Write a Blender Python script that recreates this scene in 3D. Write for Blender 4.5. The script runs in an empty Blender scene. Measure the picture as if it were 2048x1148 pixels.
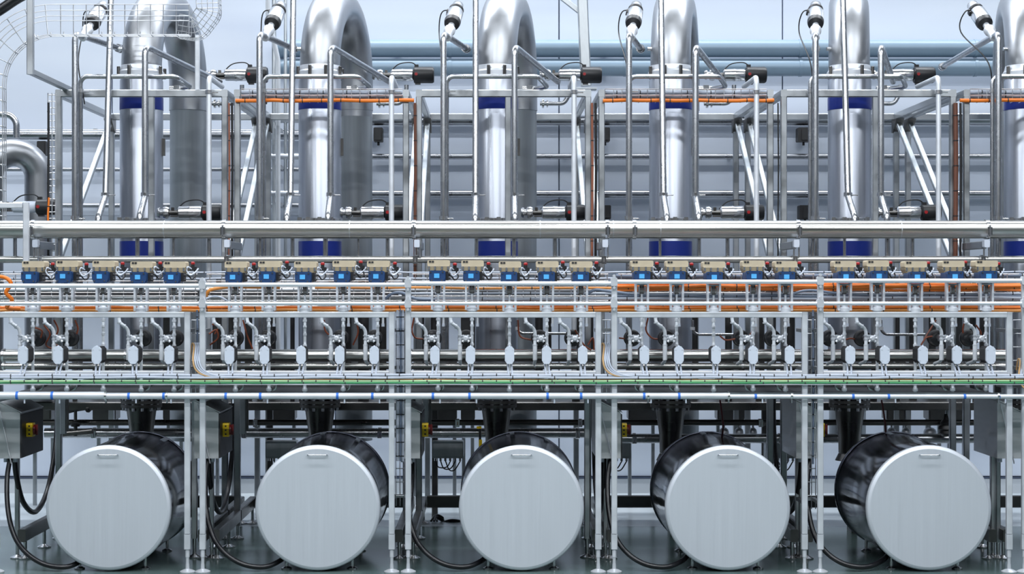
import bpy, math, random
from mathutils import Vector, Matrix
random.seed(7)
scene = bpy.context.scene
COL = scene.collection

# ------------------------------------------------------------------ camera
DIST, FPX = 10.0, 3330.0          # camera 10 m from the front plane, focal length in pixels (2048 px wide frame)
VX, VY, EYE = 980.0, 570.0, 1.725  # eye point in the frame, eye height
cam_data = bpy.data.cameras.new('camera')
cam = bpy.data.objects.new('camera', cam_data)
COL.objects.link(cam)
cam.location = (0, -DIST, EYE)
cam.rotation_euler = (math.radians(90), 0, 0)
cam_data.sensor_fit = 'HORIZONTAL'
cam_data.sensor_width = 36
cam_data.lens = 36 * FPX / 2048
cam_data.shift_x = (1024 - VX) / 2048
cam_data.shift_y = (VY - 574) / 2048
cam_data.clip_end = 200
scene.camera = cam

# ------------------------------------------------------------------ world, exposure, hall lamps
world = bpy.data.worlds.new('hall_ambient')
scene.world = world
world.use_nodes = True
bg = world.node_tree.nodes['Background']
bg.inputs[0].default_value = (0.80, 0.88, 1.0, 1)
bg.inputs[1].default_value = 0.03
vs = scene.view_settings
vs.view_transform = 'Standard'
vs.look = 'None'
vs.gamma = 1.0
vs.use_curve_mapping = False
vs.exposure = -0.80

def hall_lamp(x, y, z, sx, sy, watts):
    d = bpy.data.lights.new('hall_lamp', 'AREA')
    d.shape = 'RECTANGLE'
    d.size, d.size_y = sx, sy
    d.energy = watts
    d.color = (0.90, 0.95, 1.0)
    o = bpy.data.objects.new('hall_lamp', d)
    COL.objects.link(o)
    o.location = (x, y, z)
    return o
for lx in (-5.2, -1.7, 1.8, 5.3):
    hall_lamp(lx, 2.75, 8.7, 2.8, 0.40, 420)     # row over the wall side
    hall_lamp(lx, -1.8, 6.3, 2.6, 0.30, 190)     # row over the aisle
    hall_lamp(lx, -5.5, 6.3, 2.6, 0.30, 300)
    hall_lamp(lx, -9.5, 6.3, 2.6, 0.30, 330)

# ------------------------------------------------------------------ helpers
def W(px, py, Y):
    s = (DIST + Y) / FPX
    return Vector(((px - VX) * s, Y, EYE - (py - VY) * s))
def L(p, Y):
    return p * (DIST + Y) / FPX
X_, Y_, Z_ = Vector((1, 0, 0)), Vector((0, 1, 0)), Vector((0, 0, 1))

class MB:
    def __init__(s):
        s.v, s.f, s.sm = [], [], []
    def add(s, vs_, fs, smooth=False):
        n = len(s.v)
        s.v += [Vector(a) for a in vs_]
        for q in fs:
            s.f.append([i + n for i in q]); s.sm.append(smooth)
        return s
    def box(s, c, size, ax=X_, ay=Y_, az=Z_):
        c = Vector(c); h = [size[0] / 2, size[1] / 2, size[2] / 2]
        p = []
        for k in (-1, 1):
            for j in (-1, 1):
                for i in (-1, 1):
                    p.append(c + ax * (i * h[0]) + ay * (j * h[1]) + az * (k * h[2]))
        return s.add(p, [(0, 2, 3, 1), (4, 5, 7, 6), (0, 1, 5, 4), (2, 6, 7, 3), (0, 4, 6, 2), (1, 3, 7, 5)])
    def prism(s, poly, o, ax, ay, depth, az=None):
        """extrude a 2-D outline (counter-clockwise seen against the depth axis)"""
        o = Vector(o); n = len(poly)
        az = az or ax.cross(ay)
        a = [o + ax * u + ay * w for u, w in poly]
        b = [q + az * depth for q in a]
        fs = [tuple(range(n - 1, -1, -1)), tuple(range(n, 2 * n))]
        fs += [(i, (i + 1) % n, (i + 1) % n + n, i + n) for i in range(n)]
        return s.add(a + b, fs)
    def rbox(s, c, size, r, seg=2, axis='y'):
        """box with rounded corners in the plane across `axis`"""
        ax, ay, az = {'y': (X_, Z_, Y_), 'x': (Y_, Z_, X_), 'z': (X_, Y_, Z_)}[axis]
        d = {'y': (size[0], size[2], size[1]), 'x': (size[1], size[2], size[0]), 'z': size}[axis]
        poly = []
        for sx, sy, a0 in ((1, 1, 0), (-1, 1, 90), (-1, -1, 180), (1, -1, 270)):
            for k in range(seg + 1):
                a = math.radians(a0 + 90 * k / seg)
                poly.append((sx * (d[0] / 2 - r) + r * math.cos(a), sy * (d[1] / 2 - r) + r * math.sin(a)))
        return s.prism(poly, Vector(c) - az * (d[2] / 2), ax, ay, d[2], az)
    def beam(s, p0, p1, w, h=None, up=None, ch=0.12):
        """square tube with chamfered edges"""
        h = h or w
        p0, p1 = Vector(p0), Vector(p1)
        t = (p1 - p0).normalized()
        if up is None:
            up = Y_ if abs(t.z) > 0.9 else Z_
        sx = t.cross(up).normalized(); sy = sx.cross(t).normalized()
        c = min(w, h) * ch
        a, b = w / 2, h / 2
        poly = [(a, -b + c), (a, b - c), (a - c, b), (-a + c, b), (-a, b - c), (-a, -b + c), (-a + c, -b), (a - c, -b)]
        return s.prism(poly, p0, sx, sy, (p1 - p0).length, t)
    def tube(s, path, r, seg=10, caps=True):
        path = [Vector(p) for p in path]
        n = len(path)
        rad = r if isinstance(r, (list, tuple)) else [r] * n
        ts = []
        for i in range(n):
            a = path[max(i - 1, 0)]; b = path[min(i + 1, n - 1)]
            ts.append((b - a).normalized())
        ref = Z_ if abs(ts[0].z) < 0.9 else X_
        u = ts[0].cross(ref).normalized()
        vs_, fs = [], []
        for i in range(n):
            t = ts[i]
            u = (u - t * u.dot(t))
            if u.length < 1e-6:
                u = t.cross(X_ if abs(t.x) < .9 else Y_)
            u.normalize(); w = t.cross(u)
            for k in range(seg):
                a = 2 * math.pi * k / seg
                vs_.append(path[i] + (u * math.cos(a) + w * math.sin(a)) * rad[i])
        for i in range(n - 1):
            for k in range(seg):
                k2 = (k + 1) % seg
                fs.append((i * seg + k, i * seg + k2, (i + 1) * seg + k2, (i + 1) * seg + k))
        s.add(vs_, fs, True)
        if caps:
            s.add(vs_[:seg], [tuple(range(seg - 1, -1, -1))])
            s.add(vs_[-seg:], [tuple(range(seg))])
        return s
    def lathe(s, o, d, prof, seg=24, smooth=True):
        """prof: (distance along d, radius) list; closed ends"""
        o, d = Vector(o), Vector(d).normalized()
        u = d.cross(Z_ if abs(d.z) < .9 else X_).normalized(); w = d.cross(u)
        vs_, fs = [], []
        for h, r in prof:
            for k in range(seg):
                a = 2 * math.pi * k / seg
                vs_.append(o + d * h + (u * math.cos(a) + w * math.sin(a)) * max(r, 1e-4))
        n = len(prof)
        for i in range(n - 1):
            for k in range(seg):
                k2 = (k + 1) % seg
                fs.append((i * seg + k, i * seg + k2, (i + 1) * seg + k2, (i + 1) * seg + k))
        s.add(vs_, fs, smooth)
        s.add(vs_[:seg], [tuple(range(seg - 1, -1, -1))])
        s.add(vs_[-seg:], [tuple(range(seg))])
        return s
    def cyl(s, p0, p1, r, seg=16, bev=0.0):
        p0, p1 = Vector(p0), Vector(p1); l = (p1 - p0).length
        pr = [(0, r), (l, r)] if not bev else [(0, r - bev), (bev, r), (l - bev, r), (l, r - bev)]
        return s.lathe(p0, p1 - p0, pr, seg)
    def nut(s, p0, p1, r):
        return s.lathe(p0, Vector(p1) - Vector(p0), [(0, r), ((Vector(p1) - Vector(p0)).length, r)], 6, False)

ORG = {}
def finish(mb, name, mat, org, sharp=38):
    me = bpy.data.meshes.new(name)
    me.from_pydata([v - org for v in mb.v], [], mb.f)
    me.polygons.foreach_set('use_smooth', mb.sm)
    me.materials.append(mat)
    me.update()
    if any(mb.sm):
        me.set_sharp_from_angle(angle=math.radians(sharp))
    o = bpy.data.objects.new(name, me)
    COL.objects.link(o)
    return o
def tag(o, label=None, cat=None, group=None, kind=None):
    if label: o['label'] = label
    if cat: o['category'] = cat
    if group: o['group'] = group
    if kind: o['kind'] = kind
    return o
def thing(name, label, cat, loc, group=None):
    o = bpy.data.objects.new(name, None)
    o.empty_display_size = 0.05
    COL.objects.link(o)
    o.location = loc
    ORG[o.name] = Vector(loc)
    return tag(o, label, cat, group)
def part(mb, name, mat, parent, label=None):
    org = ORG[parent.name]
    o = finish(mb, name, mat, org)
    o.parent = parent
    ORG[o.name] = org
    if label: o['label'] = label
    return o
def base_of(mb):
    xs = [v.x for v in mb.v]; ys = [v.y for v in mb.v]; zs = [v.z for v in mb.v]
    return Vector(((min(xs) + max(xs)) / 2, (min(ys) + max(ys)) / 2, min(zs)))
def solo(mb, name, label, cat, mat, group=None, kind=None):
    b = base_of(mb)
    o = finish(mb, name, mat, b)
    o.location = b
    ORG[o.name] = b
    return tag(o, label, cat, group, kind)
def copy_tree(o, parent=None, loc=None):
    c = o.copy(); COL.objects.link(c)
    if parent: c.parent = parent
    if loc is not None: c.location = loc
    for ch in list(o.children):
        copy_tree(ch, c)
    return c
def arc_path(pts, r, n=6):
    """polyline with rounded corners"""
    pts = [Vector(p) for p in pts]
    rs = r if isinstance(r, (list, tuple)) else [r] * len(pts)
    out = [pts[0]]
    for i in range(1, len(pts) - 1):
        p, a, b = pts[i], pts[i - 1], pts[i + 1]
        d0, d1 = (a - p), (b - p)
        l0, l1 = d0.length, d1.length
        d0.normalize(); d1.normalize()
        ang = d0.angle(d1)
        if ang > 3.05:
            out.append(p); continue
        tl = min(rs[i] / math.tan(ang / 2), l0 * .49, l1 * .49)
        rr = tl * math.tan(ang / 2)
        c = p + (d0 + d1).normalized() * (rr / math.sin(ang / 2))
        a0, a1 = p + d0 * tl - c, p + d1 * tl - c
        tot = a0.angle(a1)
        for k in range(n + 1):
            f = k / n
            out.append(c + (a0 * math.sin((1 - f) * tot) + a1 * math.sin(f * tot)) / math.sin(tot))
    out.append(pts[-1])
    return out
def smooth_path(pts, n=8):
    """Catmull-Rom through points"""
    P = [Vector(p) for p in pts]
    P = [P[0] * 2 - P[1]] + P + [P[-1] * 2 - P[-2]]
    out = []
    for i in range(1, len(P) - 2):
        a, b, c, d = P[i - 1:i + 3]
        for k in range(n):
            t = k / n
            out.append(.5 * ((2 * b) + (c - a) * t + (2 * a - 5 * b + 4 * c - d) * t * t + (3 * b - a - 3 * c + d) * t ** 3))
    out.append(P[-2])
    return out

# ------------------------------------------------------------------ materials
def new_mat(name):
    m = bpy.data.materials.new(name); m.use_nodes = True
    return m, m.node_tree.nodes, m.node_tree.links, m.node_tree.nodes['Principled BSDF']
def metal(name, base, rough, streak=None, var=0.12, bump=0.0, rvar=0.12, met=1.0):
    """steel; streak = texture scale (x, y, z) so that grain runs along the small axis"""
    m, N, K, b = new_mat(name)
    b.inputs['Metallic'].default_value = met
    tc = N.new('ShaderNodeTexCoord'); mp = N.new('ShaderNodeMapping')
    K.new(tc.outputs['Object'], mp.inputs[0])
    mp.inputs['Scale'].default_value = streak or (6, 6, 6)
    nz = N.new('ShaderNodeTexNoise'); nz.inputs['Scale'].default_value = 1; nz.inputs['Detail'].default_value = 4
    K.new(mp.outputs[0], nz.inputs['Vector'])
    mr = N.new('ShaderNodeMapRange'); mr.inputs['From Min'].default_value = .3; mr.inputs['From Max'].default_value = .7
    mr.inputs['To Min'].default_value = 1 - var; mr.inputs['To Max'].default_value = 1 + var
    K.new(nz.outputs['Fac'], mr.inputs[0])
    mx = N.new('ShaderNodeMix'); mx.data_type = 'RGBA'; mx.blend_type = 'MULTIPLY'; mx.inputs[0].default_value = 1
    mx.inputs[6].default_value = (*base, 1)
    K.new(mr.outputs[0], mx.inputs[7]); K.new(mx.outputs[2], b.inputs['Base Color'])
    r2 = N.new('ShaderNodeMapRange'); r2.inputs['From Min'].default_value = .3; r2.inputs['From Max'].default_value = .7
    r2.inputs['To Min'].default_value = max(.03, rough - rvar * rough * 2); r2.inputs['To Max'].default_value = rough + rvar * rough * 2
    K.new(nz.outputs['Fac'], r2.inputs[0]); K.new(r2.outputs[0], b.inputs['Roughness'])
    if bump:
        bp = N.new('ShaderNodeBump'); bp.inputs['Strength'].default_value = bump; bp.inputs['Distance'].default_value = 0.02
        K.new(nz.outputs['Fac'], bp.inputs['Height']); K.new(bp.outputs[0], b.inputs['Normal'])
    return m
def paint(name, col, rough=.45, var=.06, scale=8, spec=.5, bump=0):
    m, N, K, b = new_mat(name)
    tc = N.new('ShaderNodeTexCoord')
    nz = N.new('ShaderNodeTexNoise'); nz.inputs['Scale'].default_value = scale; nz.inputs['Detail'].default_value = 3
    K.new(tc.outputs['Object'], nz.inputs['Vector'])
    mr = N.new('ShaderNodeMapRange'); mr.inputs['To Min'].default_value = 1 - var; mr.inputs['To Max'].default_value = 1 + var
    K.new(nz.outputs['Fac'], mr.inputs[0])
    mx = N.new('ShaderNodeMix'); mx.data_type = 'RGBA'; mx.blend_type = 'MULTIPLY'; mx.inputs[0].default_value = 1
    mx.inputs[6].default_value = (*col, 1)
    K.new(mr.outputs[0], mx.inputs[7]); K.new(mx.outputs[2], b.inputs['Base Color'])
    b.inputs['Roughness'].default_value = rough
    b.inputs['Specular IOR Level'].default_value = spec
    return m
STEEL = metal('pipe_steel', (.47, .48, .50), .27, None, .04, 0, .06)
SATIN = metal('satin_steel', (.70, .725, .77), .42, (9, 9, 9), .05, met=.45)
FRAMEM = metal('frame_steel', (.46, .48, .50), .38, (7, 7, 7), .12)
CLAD = metal('column_cladding', (.41, .43, .48), .35, (14, 14, .12), .26, .16)  # colour streaks stand for light and dark reflections along the columns
BLAST = metal('blasted_steel', (.40, .41, .43), .38, (4, 4, 4), .08)
MIRROR = metal('drum_shell_dark_reflections', (.13, .13, .155), .12, (3, 5, 3), .25, .03)  # dark surroundings mirrored in the polished shell are put into the base colour
DISC = metal('drum_cap_steel', (.655, .69, .745), .50, (90, 2, 1.6), .018, 0, .03, met=.5)
DARK = metal('dark_cast_steel', (.15, .145, .14), .34, (5, 5, 5), .2)
GALV = metal('galvanised_steel', (.58, .61, .63), .45, (18, 18, 5), .14)
CHROME = metal('fitting_steel', (.74, .74, .75), .22, (8, 8, 8), .03, 0, .04)
WIRE = metal('tray_wire', (.70, .71, .73), .35)
WALLM = None
PIPEBLUE = paint('blue_grey_pipe_paint', (.25, .345, .44), .38, .05)
BLACK = paint('black_plastic', (.012, .012, .014), .42, .2)
RUBBER = paint('black_rubber_hose', (.008, .008, .010), .30, .2)
BEIGE = paint('beige_housing', (.54, .455, .32), .45, .08, 20)
BEIGE2 = paint('dark_beige_flange', (.30, .245, .15), .5, .1, 20)
BLUE = paint('blue_housing', (.012, .045, .135), .38, .1, 20)
BAND = paint('blue_column_band', (.008, .022, .19), .30, .1, 5)
CYAN = paint('light_blue_display', (.10, .42, .80), .25, .05)
ORANGE = paint('orange_cable', (.80, .19, .012), .42, .15, 12)
ORANGE2 = paint('light_orange_cable', (.72, .27, .05), .42, .12, 12)
GREYC = paint('grey_cable', (.40, .44, .52), .40, .1, 12)
PALEC = paint('pale_grey_cable', (.46, .50, .58), .40, .08, 12)
SLATE = paint('slate_blue_cable', (.12, .155, .22), .40, .15, 12)
GREEN = paint('green_cable', (.03, .27, .09), .42, .1, 12)
PALEGREEN = paint('pale_green_cable', (.42, .66, .36), .42, .1, 12)
YELLOW = paint('yellow_plate', (.86, .58, .01), .40, .04)
RED = paint('red_knob', (.34, .010, .012), .38, .06)
DKRED = paint('dark_red_wire', (.16, .012, .02), .4, .06)
TAPE = paint('blue_tape', (.03, .16, .60), .45, .08)
WHITEP = paint('white_plastic', (.60, .65, .74), .42, .03)
WHITES = paint('white_steel_paint', (.66, .69, .73), .40, .04)
CHAR = paint('charcoal_enclosure', (.022, .022, .024), .5, .15)
ENCL = metal('enclosure_steel', (.62, .63, .64), .48, (3, 3, 14), .12)
BROWN = paint('brown_cable', (.13, .045, .025), .45, .1, 12)
POSTOR = paint('faded_orange_cable', (.27, .095, .055), .45, .1, 12)
DARKFILL = paint('dark_filler_paint', (.022, .021, .022), .42, .25, 6)  # dark fill for the shaded gaps between the columns
_T = 'first second third fourth fifth sixth seventh eighth ninth tenth eleventh twelfth thirteenth fourteenth fifteenth sixteenth seventeenth eighteenth nineteenth'.split()
NTH = _T + ['twentieth'] + ['twenty-' + w for w in _T[:9]] + ['thirtieth'] + ['thirty-' + w for w in _T[:9]]
TAN = paint('tan_cable', (.50, .30, .13), .45, .1, 12)
RAILM = metal('wall_rail_dark_reflection', (.34, .35, .38), .30)  # base darkened to stand for dark surroundings reflected from below
DKR = paint('switch_red', (.13, .006, .008), .4, .05)
REARLEG = metal('galvanised_column', (.40, .43, .46), .48, (16, 16, 1.0), .16, 0, .1, met=.55)
# ------------------------------------------------------------------ the hall
WALL_Y = 3.8
def wall_mat():
    m, N, K, b = new_mat('white_wall_panel')
    tc = N.new('ShaderNodeTexCoord'); mp = N.new('ShaderNodeMapping'); mp.inputs['Scale'].default_value = (.35, .35, 3.2)
    K.new(tc.outputs['Object'], mp.inputs[0])
    nz = N.new('ShaderNodeTexNoise'); nz.inputs['Scale'].default_value = 1.0; nz.inputs['Detail'].default_value = 2
    K.new(mp.outputs[0], nz.inputs['Vector'])
    cr = N.new('ShaderNodeValToRGB')
    cr.color_ramp.elements[0].position = .3; cr.color_ramp.elements[0].color = (.70, .765, .89, 1)
    cr.color_ramp.elements[1].position = .7; cr.color_ramp.elements[1].color = (.79, .85, .95, 1)
    K.new(nz.outputs['Fac'], cr.inputs[0]); K.new(cr.outputs[0], b.inputs['Base Color'])
    b.inputs['Roughness'].default_value = .5
    return m
WALLM = wall_mat()
def floor_mat(name, c0, c1, rough):
    m, N, K, b = new_mat(name)
    tc = N.new('ShaderNodeTexCoord')
    nz = N.new('ShaderNodeTexNoise'); nz.inputs['Scale'].default_value = 1.6; nz.inputs['Detail'].default_value = 5
    K.new(tc.outputs['Object'], nz.inputs['Vector'])
    cr = N.new('ShaderNodeValToRGB')
    cr.color_ramp.elements[0].position = .35; cr.color_ramp.elements[0].color = (*c0, 1)
    cr.color_ramp.elements[1].position = .68; cr.color_ramp.elements[1].color = (*c1, 1)
    K.new(nz.outputs['Fac'], cr.inputs[0]); K.new(cr.outputs[0], b.inputs['Base Color'])
    b.inputs['Roughness'].default_value = rough
    return m
FLOOR_G = floor_mat('green_epoxy_floor', (.065, .105, .105), (.12, .17, .16), .20)
FLOOR_L = floor_mat('pale_epoxy_floor', (.50, .56, .60), (.60, .65, .68), .30)
JOINT = paint('panel_joint', (.34, .38, .46), .6)
TRIMD = paint('dark_blue_trim', (.06, .08, .13), .6)
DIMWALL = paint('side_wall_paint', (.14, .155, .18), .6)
CEIL = paint('ceiling_paint', (.13, .14, .155), .7)

fl = solo(MB().box((0, -5.05, -.06), (19, 13.9, .12)), 'floor', 'green epoxy floor under and in front of the drums', 'floor', FLOOR_G, kind='structure')
f2 = solo(MB().box((0, 2.87, -.06), (19, 1.94, .12)), 'floor_strip', 'pale strip of floor along the back wall', 'floor', FLOOR_L, kind='structure')
wb = solo(MB().box((0, WALL_Y + .10, 4.5), (19, .12, 9.0)), 'wall_back', 'white panelled wall behind the machinery', 'wall', JOINT, kind='structure')
jx = [.572 + 1.852 * k for k in range(-5, 6)]
jx = [-9.5] + [x for x in jx if abs(x) < 9.3] + [9.5]
for a, b_ in zip(jx, jx[1:]):
    part(MB().box(((a + b_) / 2, WALL_Y + .02, 4.572), (b_ - a - .012, .045, 8.856)), 'panel', WALLM, wb)
solo(MB().box((0, WALL_Y + .015, .06), (19, .05, .12)), 'baseboard_back', 'pale kerb at the foot of the back wall', 'baseboard', WHITES, kind='structure')
solo(MB().box((0, WALL_Y + .01, .13), (19, .05, .016)), 'trim_1', 'dark blue joint line along the foot of the back wall', 'trim', TRIMD, kind='structure')
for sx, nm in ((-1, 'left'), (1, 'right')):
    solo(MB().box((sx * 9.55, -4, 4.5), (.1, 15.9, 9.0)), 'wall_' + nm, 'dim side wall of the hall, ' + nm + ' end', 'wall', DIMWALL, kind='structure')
solo(MB().box((0, -4, 9.06), (19.2, 16, .1)), 'ceiling', 'grey hall ceiling above the machinery', 'ceiling', CEIL, kind='structure')

ORD = ['first', 'second', 'third', 'fourth', 'fifth', 'sixth']
DRUM = ['leftmost drum', 'second drum', 'middle drum', 'fourth drum', 'rightmost drum']
COLN = ['leftmost column', 'second column', 'third column', 'fourth column', 'fifth column', 'column at right edge']

# ------------------------------------------------------------------ wall pipes
def hpipe(name, label, cat, x0, x1, py, Y, dpx, mat, seg=16, group=None, bends=None):
    path = [W(x0, py, Y), W(x1, py, Y)]
    return solo(MB().tube(path, L(dpx, Y) / 2, seg), name, label, cat, mat, group)
YW = 3.62
def wall_pipe(label, py, dpx, x_end, mat, name='wall_pipe'):
    r = L(dpx, YW) / 2
    t = thing(name, label, 'pipe', W(1300, py, YW) - Z_ * r, 'blue-grey wall pipes')
    path = arc_path([W(x_end, py, YW) + Y_ * .14, W(x_end, py, YW), W(2300, py, YW)], .12, 8)
    part(MB().tube(path, r, 28), 'pipe_run', mat, t)
    for px in (900, 1250, 1600, 1950, 2250):
        part(MB().cyl(W(px, py, YW) - X_ * .012, W(px, py, YW) + X_ * .012, r + .004, 28), 'weld_band', mat, t)
    for px in (792, 1210, 1700, 2100):
        p = W(px, py, YW)
        part(MB().box(p + Y_ * (.09) - Z_ * (r * .2), (.05, .16, .05)), 'wall_bracket', FRAMEM, t)
wall_pipe('thick blue-grey painted pipe high on the wall, upper of the two', 97, 35, 560, PIPEBLUE)
wall_pipe('thick blue-grey painted pipe on the wall, lower of the two', 135, 35, 562, PIPEBLUE)
def rail(label, x0, x1, py, dpx, Y=3.66, mat=FRAMEM, shape='tube'):
    t = thing('wall_rail', label, 'pipe', W((x0 + x1) / 2, py, Y), 'thin pipes along the wall')
    if shape == 'tube':
        part(MB().tube([W(x0, py, Y), W(x1, py, Y)], L(dpx, Y) / 2, 14), 'pipe_run', mat, t)
    else:
        part(MB().beam(W(x0, py, Y), W(x1, py, Y), .06, L(dpx, Y)), 'pipe_run', mat, t)
    for px in range(int(x0) + 60, int(x1), 330):
        part(MB().box(W(px, py, Y) + Y_ * .06, (.03, .12, .03)), 'wall_bracket', FRAMEM, t)
rail('steel wall pipe with dark reflections in its colour right of the ladder, highest of three', 742, 2300, 241, 20, mat=RAILM)
rail('thin steel wall pipe right of the ladder, middle of three', 742, 2300, 313, 11, mat=RAILM)
rail('steel wall pipe right of the ladder, lowest of three', 742, 2300, 388, 15, mat=RAILM)
rail('steel wall pipe on the left half, highest of three', -200, 742, 270, 19, mat=RAILM)
rail('thin steel wall pipe on the left half, middle of three', -200, 742, 339, 8, mat=RAILM)
rail('thin steel wall pipe on the left half, lowest of three', -200, 742, 411, 10, mat=RAILM)
rail('thin conduit above the highest left wall pipe', -200, 600, 261, 4, mat=FRAMEM)
# small dark boxes on the wall
for px, py, lab in ((757, 270, 'left of the third column'), (1210, 270, 'beside the fourth column, upper'), (1607, 270, 'left of the fifth column, upper'),
                    (1212, 425, 'beside the fourth column, lower'), (1610, 425, 'left of the fifth column, lower'), (86, 297, 'behind the big left elbow')):
    p = W(px, py, 3.66)
    t = thing('wall_box', 'small dark grey wall box ' + lab, 'box', p - Z_ * .06, 'small wall boxes')
    part(MB().rbox(p, (.075 if px != 1607 and px != 1610 else .11, .10, .115), .008), 'body', CHAR, t)
    part(MB().rbox(p - Y_ * .055, (.05, .012, .09), .006), 'lid', CHAR, t)
    part(MB().cyl(p - Z_ * .056 - Z_ * .03, p - Z_ * .056, .01, 8), 'cable_gland', BLACK, t)

# pale vertical stand pipes and short rungs between first and second columns, near the wall
t = thing('ladder_stand', 'pale pipe rack with rungs standing between first and second columns', 'rack', W(560, 1010, 3.2) * 1.0)
for px, w in ((548, 9), (571, 7)):
    part(MB().tube([W(px, -20, 3.25), W(px, 760, 3.25)], L(w, 3.25) / 2, 12), 'stand_pipe', GALV, t)
for py in (240, 313, 387):
    part(MB().tube([W(540, py, 3.25), W(616, py, 3.25)], L(12, 3.25) / 2, 12), 'rung', SATIN, t)
    part(MB().beam(W(548, py + 12, 3.25), W(566, py + 24, 3.25), .03), 'rung_brace', SATIN, t)
p0 = [W(536, -20, 3.0), W(536, 30, 3.0), W(556, 120, 3.05), W(556, 700, 3.05)]
solo(MB().tube(arc_path(p0, .2), L(10, 3.0) / 2, 12), 'stand_pipe', 'greenish white drop pipe left of the second column', 'pipe', WHITES)

# galvanised roof post and brace, top centre-right
t = thing('roof_post', 'galvanised steel hanger post with brace between third and fourth columns', 'post', W(1168, 165, 2.9))
part(MB().beam(W(1163, -40, 2.9), W(1172, 172, 2.9), L(21, 2.9), .08), 'post', GALV, t)
part(MB().beam(W(1110, -15, 2.92), W(1160, 24, 2.92), L(9, 2.9), .04), 'brace', GALV, t)
part(MB().box(W(1172, 178, 2.9), (.16, .12, .012)), 'foot_plate', GALV, t)

# ------------------------------------------------------------------ columns with U-bends
U = Vector((.194, .981, 0))          # direction from front leg to rear leg
YC, YR = 1.64, 2.50
def column(i, px, full=True):
    c = W(px, 570, YC); c.z = 0
    d = U * ((YR - YC) / U.y)
    rc, rt, rr = .149, .140, .135
    zt = W(0, 148, YC).z; zb = W(0, 796, YC).z
    lab = {0: 'leftmost tall steel column with blue bands and U-bend', 1: 'second tall steel column from left with blue bands and U-bend',
           2: 'third tall steel column from left, middle one, with U-bend', 3: 'fourth tall steel column from left with blue bands and U-bend',
           4: 'fifth tall steel column from left, right of centre, with U-bend', 5: 'tall steel column cut by the right picture edge'}[i]
    t = thing('column', lab, 'column', Vector((c.x, c.y, zb - .45)), 'tall steel columns')
    V = lambda z: Vector((c.x, c.y, z))
    zb1, zb0 = W(0, 196, YC).z, W(0, 221, YC).z
    zc1, zc0 = W(0, 483, YC).z, W(0, 512, YC).z
    part(MB().lathe(V(zb), Z_, [(0, rc), (zt - zb - .05, rc), (zt - zb - .04, rc - .006), (zt - zb, rc - .006)], 40), 'shell', CLAD, t)
    part(MB().lathe(V(zb0), Z_, [(0, rc + .002), (zb1 - zb0, rc + .002)], 40), 'blue_band', BAND, t, 'dark blue band near the top')
    part(MB().lathe(V(zc0), Z_, [(0, rc + .002), (zc1 - zc0, rc + .002)], 40), 'blue_band', BAND, t, 'dark blue band near the bottom')
    # clamp collar and lugs
    part(MB().lathe(V(zt - .035), Z_, [(0, rc - .002), (.01, rc + .008), (.045, rc + .008), (.06, rc - .004)], 40), 'clamp_collar', SATIN, t)
    for k, a in enumerate((205, 250, 290, 335, 20, 110)):
        q = V(zt + .005) + Vector((math.cos(math.radians(a)), math.sin(math.radians(a)), 0)) * (rc + .012)
        part(MB().cyl(q - Z_ * .035, q + Z_ * .04, .012, 8, .003), 'clamp_lug', DARK, t)
    # bottom clip ring
    part(MB().lathe(V(W(0, 446, YC).z), Z_, [(0, rc + .001), (.004, rc + .01), (.028, rc + .01), (.032, rc + .001)], 40), 'clip_ring', CHROME, t)
    for a in (215, 245, 275, 305):
        q = V(W(0, 443, YC).z) + Vector((math.cos(math.radians(a)), math.sin(math.radians(a)), 0)) * (rc + .012)
        part(MB().box(q, (.028, .028, .05)), 'clip', CHROME, t)
    # U-bend
    h = d.length / 2
    path = [V(zt - .01)]
    n = 26
    mid = V(zt + .03) + d / 2
    for k in range(n + 1):
        a = math.pi * k / n
        path.append(mid - d.normalized() * (h * math.cos(a)) + Z_ * (h * 1.16 * math.sin(a)))
    zr0 = W(0, 222, YR).z
    path.append(V(zr0) + d)
    part(MB().tube(path, rt, 40), 'u_bend', BLAST, t)
    part(MB().lathe(V(zt - .02), Z_, [(0, rt + .006), (.02, rt + .014), (.05, rt + .006), (.075, rt)], 40), 'weld_neck', SATIN, t)
    # rear leg
    part(MB().lathe(V(W(0, 880, YR).z) + d, Z_, [(0, rr), (zr0 - W(0, 880, YR).z, rr), (zr0 - W(0, 880, YR).z + .01, rt)], 36), 'rear_leg', REARLEG, t)
    if i == 1:
        q = V(W(0, 235, YR).z) + d
        part(MB().lathe(q, Z_, [(0, rr + .001), (.05, rr + .001)], 36), 'rear_band', BLAST, t)
    # sample port stub on the bend
    q = W(px - 40, 98, YC) - X_ * .02
    part(MB().cyl(q, q + X_ * .1, .014, 10), 'port_stub', CHROME, t)
    # level glass / rail on the side
    q = W(px + 41, 280, YC)
    part(MB().box(q + X_ * .012 - Z_ * .05, (.018, .03, .12)), 'side_plate', DARK, t)
    # bottom flange and reducer
    zf = W(0, 806, YC).z
    part(MB().lathe(V(zf), Z_, [(0, .142), (.022, .142)], 40), 'flange', DARK, t)
    part(MB().lathe(V(zf - .028), Z_, [(0, .142), (.022, .142)], 40), 'flange', DARK, t)
    for a in range(0, 360, 30):
        q = V(zf) + Vector((math.cos(math.radians(a + 15)), math.sin(math.radians(a + 15)), 0)) * .122
        part(MB().nut(q - Z_ * .05, q + Z_ * .042, .012), 'flange_bolt', CHROME, t)
    zl = W(0, 905, YC).z
    part(MB().lathe(V(zl), Z_, [(0, .076), (.12, .078), (zf - .03 - zl, .106)], 36), 'reducer', DARK, t)
    return t
COLPX = [283, 640, 993, 1341, 1699, 2052]
for i, px in enumerate(COLPX):
    column(i, px)
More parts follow.
